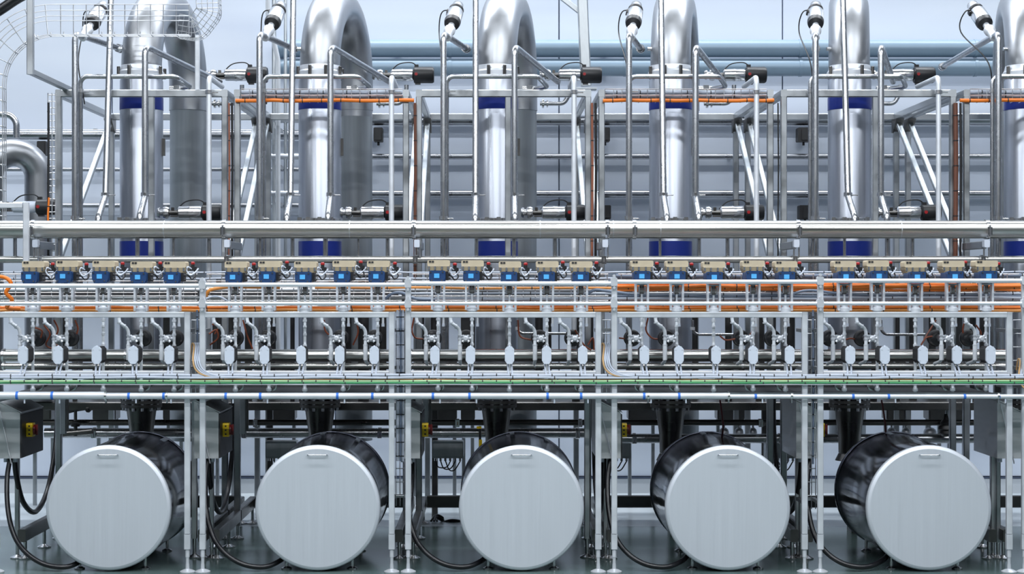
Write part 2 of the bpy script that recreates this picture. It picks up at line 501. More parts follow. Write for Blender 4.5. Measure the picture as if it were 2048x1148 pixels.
# low U-bend at far left
c0, c1 = W(-22, 455, 1.72), W(77, 455, 1.88)
mid = (c0 + c1) / 2; dd = (c1 - c0); h = dd.length / 2; dn = dd.normalized()
zc = W(0, 354, 1.8).z
path = [Vector((c0.x, c0.y, .9))] + [Vector((mid.x, mid.y, zc)) - dn * (h * math.cos(math.pi * k / 24)) + Z_ * (h * 1.0 * math.sin(math.pi * k / 24)) for k in range(25)] + [Vector((c1.x, c1.y, .9))]
t = thing('low_bend', 'big matte steel U-bend pipe low at the left picture edge', 'pipe', Vector((mid.x, mid.y, .9)))
part(MB().tube(path, .098, 36), 'u_bend', BLAST, t)
part(MB().lathe(Vector((c1.x, c1.y, W(0, 425, 2.0).z)), Z_, [(0, .104), (.03, .104)], 36), 'clamp_collar', SATIN, t)
path = arc_path([W(-30, 229, 2.0), W(33, 229, 2.0), W(33, 276, 2.0)], .09, 8)
solo(MB().tube(path, L(13, 2) / 2, 16), 'elbow_pipe', 'small steel elbow pipe above the low U-bend', 'pipe', STEEL)
# ------------------------------------------------------------------ support frames behind the big pipe
YF, YB = 1.325, 2.90
YG = 1.255
FRAMES = [(118, 450), (475, 812), (838, 1176), (1203, 1540), (1567, 1905), (1932, 2290)]
def foot(t, x, y, z, mat=CHROME, r=.045):
    part(MB().lathe(Vector((x, y, 0.001)), Z_, [(0, r), (.006, r), (.016, r * .45), (.022, .012), (z, .012)], 16), 'foot', mat, t)
for i, (a, b_) in enumerate(FRAMES):
    t = thing('support_frame', 'square-tube steel support frame around the ' + COLN[i], 'frame', Vector((W((a + b_) / 2, 0, YF).x, 2.1, 0)), 'support frames around the columns')
    w = .042
    zt = W(0, 187, YF).z
    xa, xb = W(a, 0, YF).x, W(b_, 0, YF).x
    for x in (xa, xb):
        for y in (YF, YB):
            part(MB().beam((x, y, .09), (x, y, zt - .026), w), 'post', FRAMEM, t)
            foot(t, x, y, .10)
        part(MB().beam((x, YF - .021, zt), (x, YB + .03, zt), w, .05), 'depth_beam', FRAMEM, t)
        part(MB().beam((x, YB - .05, zt - .04), (x, YF + .02, zt - 1.12), .036, .036), 'brace', GALV, t)
        part(MB().prism([(0, 0), (-.16, 0), (-.03, -.10), (0, -.10)], Vector((x - .03, YB + .02, zt - .025)), Y_, Z_, .06, X_), 'gusset', DARK, t)
    if i % 2 == 0: part(MB().beam((xa + w / 2, YF, zt), (xb - w / 2, YF, zt), w, .05), 'front_beam', FRAMEM, t)
    part(MB().beam((xa + w / 2, YB, zt), (xb - w / 2, YB, zt), w, .05), 'rear_beam', FRAMEM, t)
    # base: side beams and rear cross beam
    for x in (xa, xb):
        part(MB().beam((x, .42, .155), (x, YF - .024, .155), .05, .08), 'base_beam', DARK, t)
        part(MB().beam((x, YF + .024, .155), (x, 2.06, .155), .05, .08), 'base_beam', DARK, t)
        foot(t, x, .50, .118); foot(t, x, .95, .118); foot(t, x, 2.04, .118)
    part(MB().beam((xa + .026, 2.08, .155), (xb - .026, 2.08, .155), .05, .085), 'base_cross_beam', DARK, t)
    if i in (0, 2, 4):
        px = {0: 303, 2: 1016, 4: 1750}[i]
        part(MB().beam(W(px, 195, YF), W(px, 700, YF), .04), 'inner_post', FRAMEM, t)

# ------------------------------------------------------------------ riser pipes
YA = 1.15
PA = [150, 519, 887, 1258, 1631, 1997]
PB = [161, 527, 893, 1258, 1621, 1985]
PBE = [352, 716, 1076, 1438, 1803, 2168]
PC = [211, 581, 951, 1327, 1696]
PD = [290, 661, 1029, 1391, 1762]
PG = [418, 783, 1148, 1513, 1877]
VPOS = []
def clampring(p, r, ax=Z_, w=.012):
    return MB().cyl(p - ax * w, p + ax * w, r + .008, 14).cyl(p + X_ * (r + .004) - ax * .004, p + X_ * (r + .045) - ax * .004, .005, 6)
for i, px in enumerate(PA):
    r = L(12.5, YA) / 2
    p = W(px, 67, YA)
    dirn = U if i < 5 else Vector((.05, 1, 0)).normalized()
    ln = .74 if i < 5 else 1.7
    t = thing('riser_pipe', 'steel riser pipe with a valve on its top, left of the ' + COLN[i], 'pipe', W(px, 752, YA), 'riser pipes')
    path = arc_path([W(px, 752, YA), p, p + dirn * ln], .055, 7)
    part(MB().tube(path, r, 14), 'pipe_run', STEEL, t)
    part(clampring(W(px, 436, YA), r), 'clamp', CHROME, t)
    e = p + dirn * ln
    part(MB().cyl(e - dirn * .01, e + dirn * .012, r + .01, 14).cyl(e - dirn * .05, e - dirn * .03, r + .008, 14), 'union', CHROME, t)
    VPOS.append((p + dirn * .13, i))
for i, px in enumerate(PB):
    r = L(9.5, YG) / 2
    t = thing('crossover_pipe', 'thin steel crossover pipe passing in front of the ' + COLN[i], 'pipe', W(px, 752, YG), 'crossover pipes')
    e = W(PBE[i], 153, YG)
    path = arc_path([W(px, 752, YG), W(px, 153, YG), e, e + Vector((.07, .16, -.05)), e + Vector((-.02, .30, -.05))], .05, 6)
    part(MB().tube(path, r, 12), 'pipe_run', STEEL, t)
    q = W(px, 182, YG)
    part(clampring(q, r), 'clamp', CHROME, t)
    q = e + Vector((-.05, .3, -.05))
    part(MB().cyl(q - X_ * .05, q + X_ * .05, r + .006, 12).nut(q - X_ * .02, q + X_ * .02, r + .014), 'union', CHROME, t)
for i, px in enumerate(PC):
    r = L(12.5, YA) / 2
    t = thing('drop_pipe', 'long straight steel drop pipe from above, in front of the ' + COLN[i], 'pipe', W(px, 450, .9), 'drop pipes')
    path = arc_path([W(980 + (px - 980) * 1.0, -30, YA) + Y_ * .17, W(px, 392, YA), W(px, 437, YA) + Y_ * -.21 , W(px, 470, YA) + Y_ * -.21], .06, 5)
    part(MB().tube(path, r, 14), 'pipe_run', STEEL, t)
    part(clampring(W(px, 389, YA), r), 'clamp', CHROME, t)
for i, px in enumerate(PD):
    r = L(12.5, YA) / 2
    t = thing('return_pipe', 'steel return pipe with slanting top run, right of centre of the ' + COLN[i], 'pipe', W(px, 450, .9), 'return pipes')
    p = W(px, 92, YA)
    dv = Vector((1065, 3330, -361)).normalized()
    path = arc_path([W(px, 470, YA) - Y_ * .17, W(px, 434, YA) - Y_ * .17, W(px, 392, YA), p, p + dv * 1.10], .055, 7)
    part(MB().tube(path, r, 14), 'pipe_run', STEEL, t)
    part(clampring(W(px, 389, YA), r), 'clamp', CHROME, t)
for i, px in enumerate(PG):
    r = L(10.5, YG) / 2
    t = thing('vent_pipe', 'thin steel pipe with rearward elbow, right of the ' + COLN[i], 'pipe', W(px, 752, YG), 'vent pipes')
    p = W(px, 154, YG)
    path = arc_path([W(px, 752, YG), p, p + Y_ * .55], .045, 6)
    part(MB().tube(path, r, 12), 'pipe_run', SATIN, t)
    part(clampring(W(px, 184, YG), r), 'clamp', CHROME, t)
    # short outlet behind
    e = [428, 757, 1084, 1412, 1744][i]
    s = thing('outlet_pipe', 'short dark outlet pipe with flange beside the rear leg of the ' + COLN[i], 'pipe', W(e, 215, 2.35), 'outlet pipes')
    path = arc_path([W(e - 4, 207, 2.35), W(e + 44, 207, 2.35), W(e + 56, 186, 2.35) + Y_ * .0, W(e + 56, 170, 2.35)], .05, 5)
    part(MB().tube(path, L(9, 2.35) / 2, 12), 'pipe_run', STEEL, s)
    part(MB().cyl(W(e, 207, 2.35), W(e + 4, 207, 2.35), L(9, 2.35), 14).cyl(W(e + 9, 207, 2.35), W(e + 12, 207, 2.35), L(8, 2.35), 14), 'flange', CHROME, s)

# ------------------------------------------------------------------ angle valves on the riser tops
VALVEDIR = Vector((.15, .76, .63)).normalized()
def angle_valve(p, i):
    d = VALVEDIR if i < 5 else Vector((-.12, .76, .63)).normalized()
    k_ = 1.14
    t = thing('angle_valve', 'angle seat valve with cylindrical head on the riser left of the ' + COLN[i], 'valve', p, 'angle valves on the riser tops')
    part(MB().lathe(p - d * .02, d, [(0, .024), (.06, .026), (.075, .034), (.10, .034), (.105, .02), (.15, .02)], 18), 'bonnet', SATIN, t)
    part(MB().lathe(p + d * .13, d, [(0, .030), (.012, .046), (.035, .050), (.045, .050)], 22), 'lower_ring', BLACK, t)
    b = part(MB().lathe(p + d * .175, d, [(0, .049), (.10, .049), (.112, .043)], 22), 'cylinder', CHROME, t)
    part(MB().lathe(p + d * .285, d, [(0, .040), (.008, .046), (.026, .046), (.03, .036)], 22), 'upper_ring', BLACK, t)
    part(MB().lathe(p + d * .312, d, [(0, .034), (.055, .034), (.066, .026), (.07, .02)], 20), 'cap', CHROME, t)
    q = p + d * .28 - X_ * .05
    part(MB().tube(smooth_path([p + d * .29, q + Vector((-.03, -.02, .0)), q + Vector((-.05, 0, -.12)), p + Vector((-.03, .0, -.16)), p + Vector((.0, .03, -.4))]), .004, 6), 'air_tube', BLACK, t)
    part(MB().box(q + X_ * .01, (.03, .03, .03), d.cross(Y_).normalized(), d, d.cross(d.cross(Y_)).normalized()), 'connector', BLACK, t)
    for ch in t.children:
        for v in ch.data.vertices: v.co *= k_

for p, i in VPOS:
    angle_valve(p, i)

# ------------------------------------------------------------------ valves with black drives (axis along X)
def drive_valve(p, length, label, group, black=.15, rb=.061, rs=.045, steel=.17, mats=(CHROME, BLACK)):
    """p = right end of the black drive"""
    t = thing('drive_valve', label, 'valve', p - X_ * (length / 2) - Z_ * rb, group)
    x = p - X_ * black
    dv = part(MB().lathe(x, X_, [(0, rb * .9), (.006, rb), (black - .012, rb), (black, rb * .88)], 26), 'drive', mats[1], t)
    part(MB().box(x + X_ * .02 + Z_ * rb, (.03, .03, .03)).box(x + X_ * .03 - Z_ * rb, (.04, .03, .02)), 'connector', BLACK, dv)
    part(MB().cyl(x + X_ * .02 - Y_ * (rb + .004), x + X_ * .02 - Y_ * (rb - .02), .012, 8), 'indicator', RED, dv)
    x -= X_ * steel
    cy = part(MB().lathe(x, X_, [(0, rs * .7), (.01, rs * .97), (steel * .45, rs), (steel * .5, rs * 1.06), (steel * .56, rs), (steel * .93, rs), (steel, rs * .8)], 26), 'cylinder', mats[0], t)
    x -= X_ * .055
    part(MB().cyl(x, x + X_ * .055, .018, 10).box(x + X_ * .02 + Z_ * .025, (.02, .02, .02)).box(x + X_ * .03 - Z_ * .025, (.05, .03, .012)), 'yoke', DARK, t)
    rest = length - black - steel - .055
    x -= X_ * rest
    part(MB().lathe(x, X_, [(0, .028), (.012, .036), (.02, .036), (.024, .024), (rest * .4, .024), (rest * .5, .040), (rest * .75, .044), (rest * .95, .036), (rest, .022)], 22), 'valve_body', CHROME, t)
    q = p - X_ * (black * .8) + Z_ * rb
    part(MB().tube(smooth_path([q, q + Vector((-.05, -.01, .03)), q + Vector((-.14, 0, .02)), q + Vector((-.2, 0, -.03))]), .0045, 6), 'air_tube', BLACK, t)
    return t
for i, px in enumerate([535, 868, 1203, 1532, 1868]):
    drive_valve(W(px, 150, 2.37), .46, 'horizontal valve with black drive high up, right of the ' + COLN[i], 'upper valves with black drives')
for i, px in enumerate([443, 808, 1170, 1527, 1880]):
    drive_valve(W(px, 425, 1.45), .44, 'horizontal valve with black drive just above the big pipe, right of the ' + COLN[i], 'lower valves with black drives', .13, .055, .045)
drive_valve(W(112, 414, 1.45), .42, 'white-bodied horizontal valve with black drive at the left edge', 'lower valves with black drives', .13, .055, .040, mats=(WHITEP, BLACK))

# ------------------------------------------------------------------ cable trays at the top of alternate frames
def tied_cable(path, r, mat, name, label, group, ties=.16, tie_r=None, cat='cable', seg=8):
    path = [Vector(p) for p in path]
    t = thing(name, label, cat, path[0], group)
    part(MB().tube(path, r, seg), 'cable_run', mat, t)
    # ties
    tot = 0; nxt = ties * .5
    for a, b_ in zip(path, path[1:]):
        l = (b_ - a).length
        while nxt < tot + l:
            q = a + (b_ - a) * ((nxt - tot) / l); tn = (b_ - a).normalized()
            part(MB().cyl(q - tn * .003, q + tn * .003, (tie_r or r * 1.18), 8), 'cable_tie', BLACK, t)
            nxt += ties
        tot += l
    return t
def sag(px0, px1, py, Y, amp=1.2, n=14, seed=0):
    rnd = random.Random(seed)
    return smooth_path([W(px0 + (px1 - px0) * k / n, py + rnd.uniform(-amp, amp), Y + rnd.uniform(-.003, .003)) for k in range(n + 1)], 4)
for k, (a, b_) in enumerate([(463, 832), (1198, 1552), (1912, 2300)]):
    where = ['second', 'fourth', 'sixth'][k]
    Yt = 1.30
    a0, b0 = a, b_
    a, b_ = [(482, 805), (1210, 1533), (1940, 2280)][k]
    t = thing('cable_tray', 'steel wire cable tray crossing the %s column from left' % where, 'cable tray', W((a + b_) / 2, 203, Yt), 'upper cable trays')
    m = MB()
    for py in (178, 190, 203):
        m.tube([W(a, py, Yt), W(b_, py, Yt)], .003, 5)
    m2 = MB()
    for px in range(int(a), int(b_), 17):
        m2.tube([W(px, 178, Yt), W(px, 204, Yt), W(px, 204, Yt) + Y_ * .05], .0025, 4)
    part(m, 'long_wire', WIRE, t); part(m2, 'cross_wire', WIRE, t)
    part(MB().box(W((a + b_) / 2, 190, Yt + .045), (L(b_ - a, Yt), .004, L(20, Yt))), 'back_strip', GALV, t)
    tied_cable(sag(a, b_, 184, Yt + .02, .8, seed=k), L(6, Yt) / 2, GREYC, 'grey_cable', 'grey cable in the upper tray across the %s column, upper' % where, 'upper tray cables')
    tied_cable(sag(a, b_, 192, Yt + .02, .8, seed=k + 9), L(6, Yt) / 2, GREYC, 'grey_cable', 'grey cable in the upper tray across the %s column, lower' % where, 'upper tray cables')
    tied_cable(sag(a0 + 8, b0 - 4, 201, 1.286, .8, seed=k + 5), L(7.5, Yt) / 2, ORANGE, 'orange_cable', 'orange cable along the upper tray across the %s column' % where, 'upper tray cables', .13)
# vertical cables strapped to the posts
for k, (px, mat, w, lab) in enumerate([(458, POSTOR, 4, 'pale orange cable strapped to a post right of the leftmost column'), (464, BLACK, 5, 'black cable down a post right of the leftmost column'),
                                    (830, BROWN, 6, 'brown cable strapped down the post right of the second column'), (1184, POSTOR, 5, 'orange cable strapped to the post right of the third column'),
                                    (1191, BLACK, 5, 'black cable down the post right of the third column'), (1911, BROWN, 9, 'thick brown cable down the post right of the fifth column'),
                                    (1921, BLACK, 5, 'black cable down the post right of the fifth column'), (1556, BLACK, 3, 'thin black cable down the post right of the fourth column')]):
    tied_cable([W(px, 206, 1.283), W(px + 1, 330, 1.283), W(px, 460, 1.283), W(px, 560, 1.283)], L(w, 1.283) / 2, mat, 'post_cable', lab, 'cables strapped to posts', .17)

# wire basket sweep: path in the XZ plane, cross-section opens upwards/outwards
def basket(path, h, w, normal_sign=1, rib=.075, rw=.0035, rows=(0, .5, 1)):
    path = [Vector(p) for p in path]
    lw, rb = MB(), MB()
    nrm = []
    for i in range(len(path)):
        a, b_ = path[max(i - 1, 0)], path[min(i + 1, len(path) - 1)]
        tt = (b_ - a).normalized()
        nrm.append(Vector((-tt.z, 0, tt.x)) * normal_sign)
    for hh, ww in [(h * f, 0) for f in rows] + [(0, w / 2), (0, w)]:
        lw.tube([p + n * hh + Y_ * ww for p, n in zip(path, nrm)], rw, 5)
    tot, nxt = 0, 0
    for i in range(len(path) - 1):
        l = (path[i + 1] - path[i]).length
        while nxt < tot + l:
            f = (nxt - tot) / l
            q = path[i].lerp(path[i + 1], f); n = nrm[i].lerp(nrm[i + 1], f)
            rb.tube([q + n * h, q, q + Y_ * w, q + Y_ * w + n * (h * .15)], rw, 4)
            nxt += rib
        tot += l
    return lw, rb
Yk = 1.03
t = thing('wire_basket', 'curved wire cable basket hanging high at the top left corner', 'cable tray', W(5, 330, Yk))
path = arc_path([W(378, 69, Yk), W(5, 69, Yk), W(5, 470, Yk)], .33, 16)
lw, rb = basket(path, .20, .08, -1, .085, .0036, (0, .46, .62, .8, 1))
part(lw, 'long_wire', WIRE, t); part(rb, 'cross_wire', WIRE, t)
# dense curled-up end
t = thing('wire_basket', 'dense rounded wire basket end above the leftmost column bend', 'cable tray', W(405, 80, 1.32))
path = arc_path([W(352, 72, 1.3), W(400, 80, 1.3), W(438, 30, 1.3), W(434, -50, 1.3)], .13, 10)
lw, rb = basket(path, .15, .12, 1, .034, .0025, (0, .25, .5, .75, 1))
part(lw, 'long_wire', WIRE, t); part(rb, 'cross_wire', WIRE, t)
solo(MB().tube(smooth_path([W(-40, 45, 1.1), W(0, 20, 1.1), W(40, -6, 1.1), W(90, -30, 1.1)]), .035, 14), 'black_hose', 'thick black hose arching across the top left corner', 'hose', RUBBER)
# hanger at the left with beam into the first frame
t = thing('hanger_beam', 'dark square-tube hanger dropping from above at the top left', 'beam', W(60, 145, .5))
part(MB().beam(W(61, -40, .46), W(61, 149, .46), L(13, .46)), 'post', FRAMEM, t)
a0 = W(61, 143, .46); part(MB().beam(a0 + Y_ * .02, Vector((a0.x, YF + .1, a0.z)), L(12, .46)), 'depth_beam', FRAMEM, t)
solo(MB().beam(W(395, 70, 1.33), W(395, 180, 1.33), L(9, 1.3)), 'tray_hanger', 'light square tray hanger post standing over the leftmost column frame', 'post', SATIN)
# vertical ladder basket by the first frame
t = thing('wire_ladder', 'narrow vertical wire ladder left of the first support frame', 'cable tray', W(103, 440, 1.15))
m, m2 = MB(), MB()
for px in (96, 104, 111):
    m.tube([W(px, 186, 1.15), W(px, 560, 1.15)], .004, 5)
for py in range(190, 560, 13):
    m2.tube([W(96, py, 1.15), W(111, py, 1.15)], .003, 4)
part(m, 'long_wire', WIRE, t); part(m2, 'cross_wire', WIRE, t)
tied_cable([W(97, 205, 1.13), W(97, 320, 1.13), W(96, 450, 1.13), W(97, 560, 1.13)], .008, BLACK, 'post_cable', 'black cable on the narrow ladder left of the first frame', 'cables strapped to posts', .12)
tied_cable([W(98, 395, 1.10), W(96, 430, 1.10), W(97, 470, 1.10)], .007, ORANGE, 'post_cable', 'short orange cable below the white-bodied valve at left', 'cables strapped to posts', .12)
# ------------------------------------------------------------------ big horizontal pipes
YM = .81
def long_pipe(label, py, dpx, Y, clamps, mat=STEEL, x0=-120, x1=2200, seg=32, joints=()):
    t = thing('header_pipe', label, 'pipe', W(1024, py, Y) - Z_ * L(dpx, Y) / 2, 'long horizontal pipes')
    r = L(dpx, Y) / 2
    part(MB().tube([W(x0 + (x1 - x0) * k / 12, py, Y) for k in range(13)], r, seg), 'pipe_run', mat, t)
    for px in clamps:
        p = W(px, py, Y)
        m = MB().cyl(p - X_ * .012, p + X_ * .012, r + .006, seg)
        m.box(p - Y_ * (r + .012) - Z_ * (r * .2), (.03, .02, .05)).cyl(p - Y_ * (r + .02) - Z_ * (r * .75), p - Y_ * (r + .02) + Z_ * (r * .45), .006, 8)
        part(m, 'pipe_clamp', CHROME, t)
    for px in joints:
        p = W(px, py, Y)
        part(MB().cyl(p - X_ * .003, p + X_ * .003, r + .002, seg), 'weld_seam', GALV, t)
    return t
HB = metal('brushed_header', (.49, .485, .465), .30, (.5, 30, 30), .10, .04)
long_pipe('thick brushed steel header pipe running the whole width below the columns', 459, 36, YM, (68, 449, 828, 1214, 1268, 1595, 1973), HB, joints=(330, 700, 1080, 1226, 1320, 1800))
long_pipe('thinner steel pipe running just above the row of blue actuators', 519, 14, YM, (83, 455, 831, 1207, 1588, 1963), HB, seg=20)
# hanging brackets between the two pipes
for k, (px, s) in enumerate([(72, 1), (455, 1), (834, 1), (1210, -1), (1592, -1), (1972, -1)]):
    t = thing('pipe_bracket', 'small steel bracket with white block under the thick header pipe, %s from left' % ORD[k], 'bracket', W(px, 510, .78), 'brackets under the header pipe')
    part(MB().rbox(W(px, 487, .76), (.035, .05, .05), .006), 'block', WHITEP, t)
    part(MB().beam(W(px + 4 * s, 490, .82), W(px + 4 * s, 490, .82) + Y_ * .45, .03, .05), 'arm', FRAMEM, t)
    part(MB().cyl(W(px - 4, 490, .78), W(px - 4, 514, .78), .006, 8).cyl(W(px + 6, 490, .78), W(px + 6, 514, .78), .006, 8), 'rod', CHROME, t)
# stubs linking the two pipes
for k, (px, w) in enumerate([(30, 8), (118, 8), (155, 7), (219, 7), (275, 9), (347, 7), (418, 9), (520, 8), (585, 8), (651, 10), (717, 7), (775, 8), (889, 7), (953, 8), (1028, 9), (1110, 9),
                             (1258, 8), (1320, 6), (1398, 8), (1455, 8), (1626, 8), (1689, 6), (1775, 10), (1825, 7), (2000, 8)]):
    t = solo(MB().tube([W(px, 474, YM + .03), W(px, 514, YM + .03)], L(w, YM) / 2, 10), 'stub_pipe', 'short vertical stub pipe under the thick header pipe, %s from left' % NTH[k], 'pipe', STEEL, 'stubs between the two header pipes')
# left corner bracket post
t = thing('corner_post', 'pale square-tube corner bracket at left edge in front of the header pipe', 'post', W(52, 525, .6))
part(MB().beam(W(52.5, 405, .6), W(52.5, 527, .6), L(11, .6)), 'post', SATIN, t)
part(MB().beam(W(-40, 411, .6), W(46, 411, .6), L(11, .6)), 'arm', SATIN, t)

# ------------------------------------------------------------------ front bay frames
PW = .034
BAYS = [(-7, 375), (405.5, 783.5), (816.5, 1196.5), (1228.5, 1609), (1640.5, 2018), (2049, 2430)]
BAYN = DRUM + ['right picture edge']
for i, (a, b_) in enumerate(BAYS):
    t = thing('bay_frame', ('pale square-tube frame with adjustable feet around the ' + BAYN[i]) if i < 5 else 'pale frame post at the right picture edge', 'frame', Vector((W((a + b_) / 2, 0, 0).x, 0, 0)), 'front bay frames')
    for j, px in enumerate((a, b_)):
        x = W(px, 0, 0).x
        top = W(0, 556 if j == 0 else 624, 0).z
        zb = W(0, 1067, 0).z; zf = W(0, 1098, 0).z
        part(MB().beam((x, 0, zb), (x, 0, top), PW), 'post', SATIN, t)
        part(MB().beam((x, 0, zf), (x, 0, zb - .003), PW + .003), 'post_sleeve', SATIN, t)
        ft = part(MB().lathe(Vector((x, 0, .001)), Z_, [(0, .046), (.006, .046), (.014, .03), (.02, .012), (.05, .011)], 20), 'foot_plate', SATIN, t)
        part(MB().lathe(Vector((x, 0, .045)), Z_, [(0, .010), (.045, .010), (.046, .013), (.085, .013), (zf - .045 + .002, .011)], 14), 'foot_rod', SATIN, t)
    xa, xb = W(a, 0, 0).x + PW / 2, W(b_, 0, 0).x - PW / 2
    zt, zl = W(0, 629.5, 0).z, W(0, 747, 0).z
    part(MB().beam((xa, 0, zt), (xb, 0, zt), PW), 'top_beam', SATIN, t)
    part(MB().beam((xa, 0.0, zl), (xb, 0.0, zl), PW), 'lower_beam', SATIN, t)
# rails in front, one piece per bay
RY = [571.5, 569.5, 567, 563.5, 561.5, 561]
xs = [-60, 405, 816, 1228, 1640, 2049, 2200]
for i in range(6):
    for nm, py, w in (('upper', RY[i], 8.5), ('lower', 607, 8)):
        t = thing('hand_rail', '%s round steel rail in front of the actuators, bay of the %s' % (nm, BAYN[i]), 'rail', W((xs[i] + xs[i + 1]) / 2, py, -.03), nm + ' front rails')
        part(MB().tube([W(xs[i] + 1.5, py, -.03), W(xs[i + 1] - 1.5, py, -.03)], L(w, 0) / 2, 14), 'tube', SATIN, t)
        p = W(xs[i], py, -.03)
        m = MB().rbox(p + Y_ * .0, (.04, .04, .05), .008).cyl(p - Z_ * .035 - Y_ * .022, p - Z_ * .035 + Y_ * 0, .009, 8).cyl(p + Z_ * .035 - Y_ * .022, p + Z_ * .035, .009, 8)
        if i: part(m, 'rail_clamp', SATIN, t)

# ------------------------------------------------------------------ control valves with beige and blue actuators
YV = .15
u = (DIST + YV) / FPX            # metres per pixel at this depth
STEMS = [[64, 132, 205, 281, 347], [470, 537, 609, 686, 755], [876, 944, 1019, 1094, 1162], [1284, 1354, 1428, 1507, 1572], [1690, 1756, 1832, 1907, 1974]]
def pxv(dx, py, dy=0.0):          # relative point: px right of stem, image row, depth from YV
    return Vector((dx * u, YV + dy, EYE - (py - VY) * u))
def make_valve():
    t = thing('control_valve', 'x', 'valve', pxv(0, 793) + Z_ * .02)
    cap = part(MB().rbox(pxv(1, 528, .07), (45 * u, .11, 13 * u), .010, 3, 'y'), 'actuator_cap', BEIGE, t)
    part(MB().prism([(-22 * u, 0), (-23 * u, 3 * u), (23 * u, 3 * u), (22 * u, 0), (17 * u, -9 * u), (-17 * u, -9 * u)][::-1], pxv(1, 538, .012), X_, Z_, .12, Y_), 'cap_rim', BEIGE2, cap)
    for dx in (-19, -7, 7, 19):
        part(MB().cyl(pxv(1 + dx, 541, .008), pxv(1 + dx, 534, .008), .006, 6), 'cap_bolt', CHROME, cap)
    for dx in (-16, -10.5):
        part(MB().box(pxv(dx, 524.5, .013), (4.2 * u, .004, 3.4 * u)), 'name_plate', CHAR, cap)
    hs = MB().prism([(-16 * u, -1 * u), (-16 * u, -15 * u), (-12 * u, -24 * u), (12 * u, -24 * u), (16 * u, -15 * u), (16 * u, -1 * u), (13 * u, 0), (-13 * u, 0)],
                    pxv(-1, 542.5, -.055), X_, Z_, .03, Y_)
    hs.rbox(pxv(-1, 554, .035), (33 * u, .125, 22 * u), .012, 2, 'y')
    h = part(hs, 'actuator_housing', BLUE, t)
    part(MB().rbox(pxv(-2, 553, -.0565), (10.5 * u, .005, 9 * u), .002, 2, 'y'), 'display', CYAN, h, 'light blue display window')
    for dx, py in ((-13, 546), (11, 546), (-11, 562), (9, 562)):
        part(MB().cyl(pxv(dx - 1, py, -.060), pxv(dx - 1, py, -.05), .005, 6), 'cover_screw', DARK, h)
    part(MB().rbox(pxv(18, 553, .03), (6 * u, .08, 18 * u), .006, 2, 'y').cyl(pxv(20, 549, .0), pxv(25, 549, .0), .008, 8).cyl(pxv(20, 558, .0), pxv(25, 558, .0), .008, 8), 'cable_inlet', BLACK, h)
    part(MB().box(pxv(0, 544, .07), (30 * u, .09, 4 * u)), 'adapter_plate', CHAR, t)
    for dx in (-12, 12):
        part(MB().beam(pxv(dx, 621, .02), pxv(dx, 565, .02), .014, .04), 'yoke_arm', SATIN, t)
    part(MB().beam(pxv(-14, 569, .02), pxv(14, 569, .02), .03, .012), 'yoke_bridge', FRAMEM, t)
    part(MB().cyl(pxv(0, 588, .02), pxv(0, 570, .02), .014, 12).cyl(pxv(-4, 581, .02), pxv(4, 581, .02), .02, 8), 'coupling', DARK, t)
    for dx in (-6, 6):
        part(MB().cyl(pxv(dx, 586, .0), pxv(dx, 573, .0), .005, 8), 'coupling_bolt', CHROME, t)
    part(MB().cyl(pxv(0, 610, .02), pxv(0, 588, .02), .007, 10), 'stem', SATIN, t)
    part(MB().lathe(pxv(0, 628, .02), Z_, [(0, .016), (.01, .018), (.016, .034), (.036, .034), (.044, .024), (.055, .022)], 16), 'bonnet', SATIN, t)
    r = .0085
    part(MB().tube([pxv(0, 784, .02), pxv(0, 640, .02), pxv(0, 626, .02)], [r * 1.15, r, r], 12), 'riser_tube', WHITES, t)
    for py, rr in ((640, .014), (652, .0125), (668, .0125), (690, .013)):
        part(MB().nut(pxv(0, py + 2.2, .02), pxv(0, py - 2.2, .02), rr), 'union_nut', SATIN, t)
    part(MB().lathe(pxv(0, 783, .02), Z_, [(0, .008), (.004, .017), (.018, .017), (.024, .012), (.04, .0105)], 12), 'lower_union', SATIN, t)
    return t
def make_drain():
    """S-bend pipe, cross fitting and dark diaphragm of a sampling branch"""
    t = thing('drain_branch', 'x', 'valve', pxv(-24, 725))
    path = arc_path([pxv(-44, 628), pxv(-42, 645), pxv(-24, 659), pxv(-24, 722), pxv(-24, 730, .16)], [0, .035, .05, .05, 0], 7)
    n = len(path)
    part(MB().tube(path, .0105, 12), 's_pipe', WHITES, t)
    part(MB().tube([pxv(-24, 690), pxv(-24, 720)], .0135, 14), 'sleeve', WHITES, t)
    for p, d in ((pxv(-42, 645), Vector((.3, 0, -1))), (pxv(-32, 653), Vector((1, 0, -.5))), (pxv(-24, 671), -Z_), (pxv(-24, 690), -Z_), (pxv(-24, 678), -Z_)):
        d = d.normalized()
        part(MB().cyl(p - d * .004, p + d * .004, .0145, 12), 'weld_ring', SATIN, t)
    part(MB().cyl(pxv(-24, 677), pxv(-2, 677), .008, 10), 'cross_tube', SATIN, t)
    m = MB().lathe(pxv(-12.5, 677, -.03), Y_, [(0, .010), (.008, .018), (.03, .020), (.05, .016)], 14)
    for a in (45, 135, 225, 315):
        v = Vector((math.cos(math.radians(a)), 0, math.sin(math.radians(a))))
        m.cyl(pxv(-12.5, 677, -.015) + v * .01, pxv(-12.5, 677, -.015) + v * .028, .008, 8)
    part(m, 'cross_fitting', SATIN, t)
    part(MB().cyl(pxv(-12.5, 677, .02), pxv(-12.5, 677, .24), .014, 12).box(pxv(-12.5, 677, .1), (.05, .05, .04)), 'spindle', FRAMEM, t)
    part(MB().lathe(pxv(-12.5, 679, .20), Y_, [(0, .030), (.008, .044), (.02, .047), (.06, .049), (.064, .053), (.074, .053), (.078, .049), (.12, .044), (.15, .03)], 24), 'diaphragm_housing', BLACK, t)
    return t
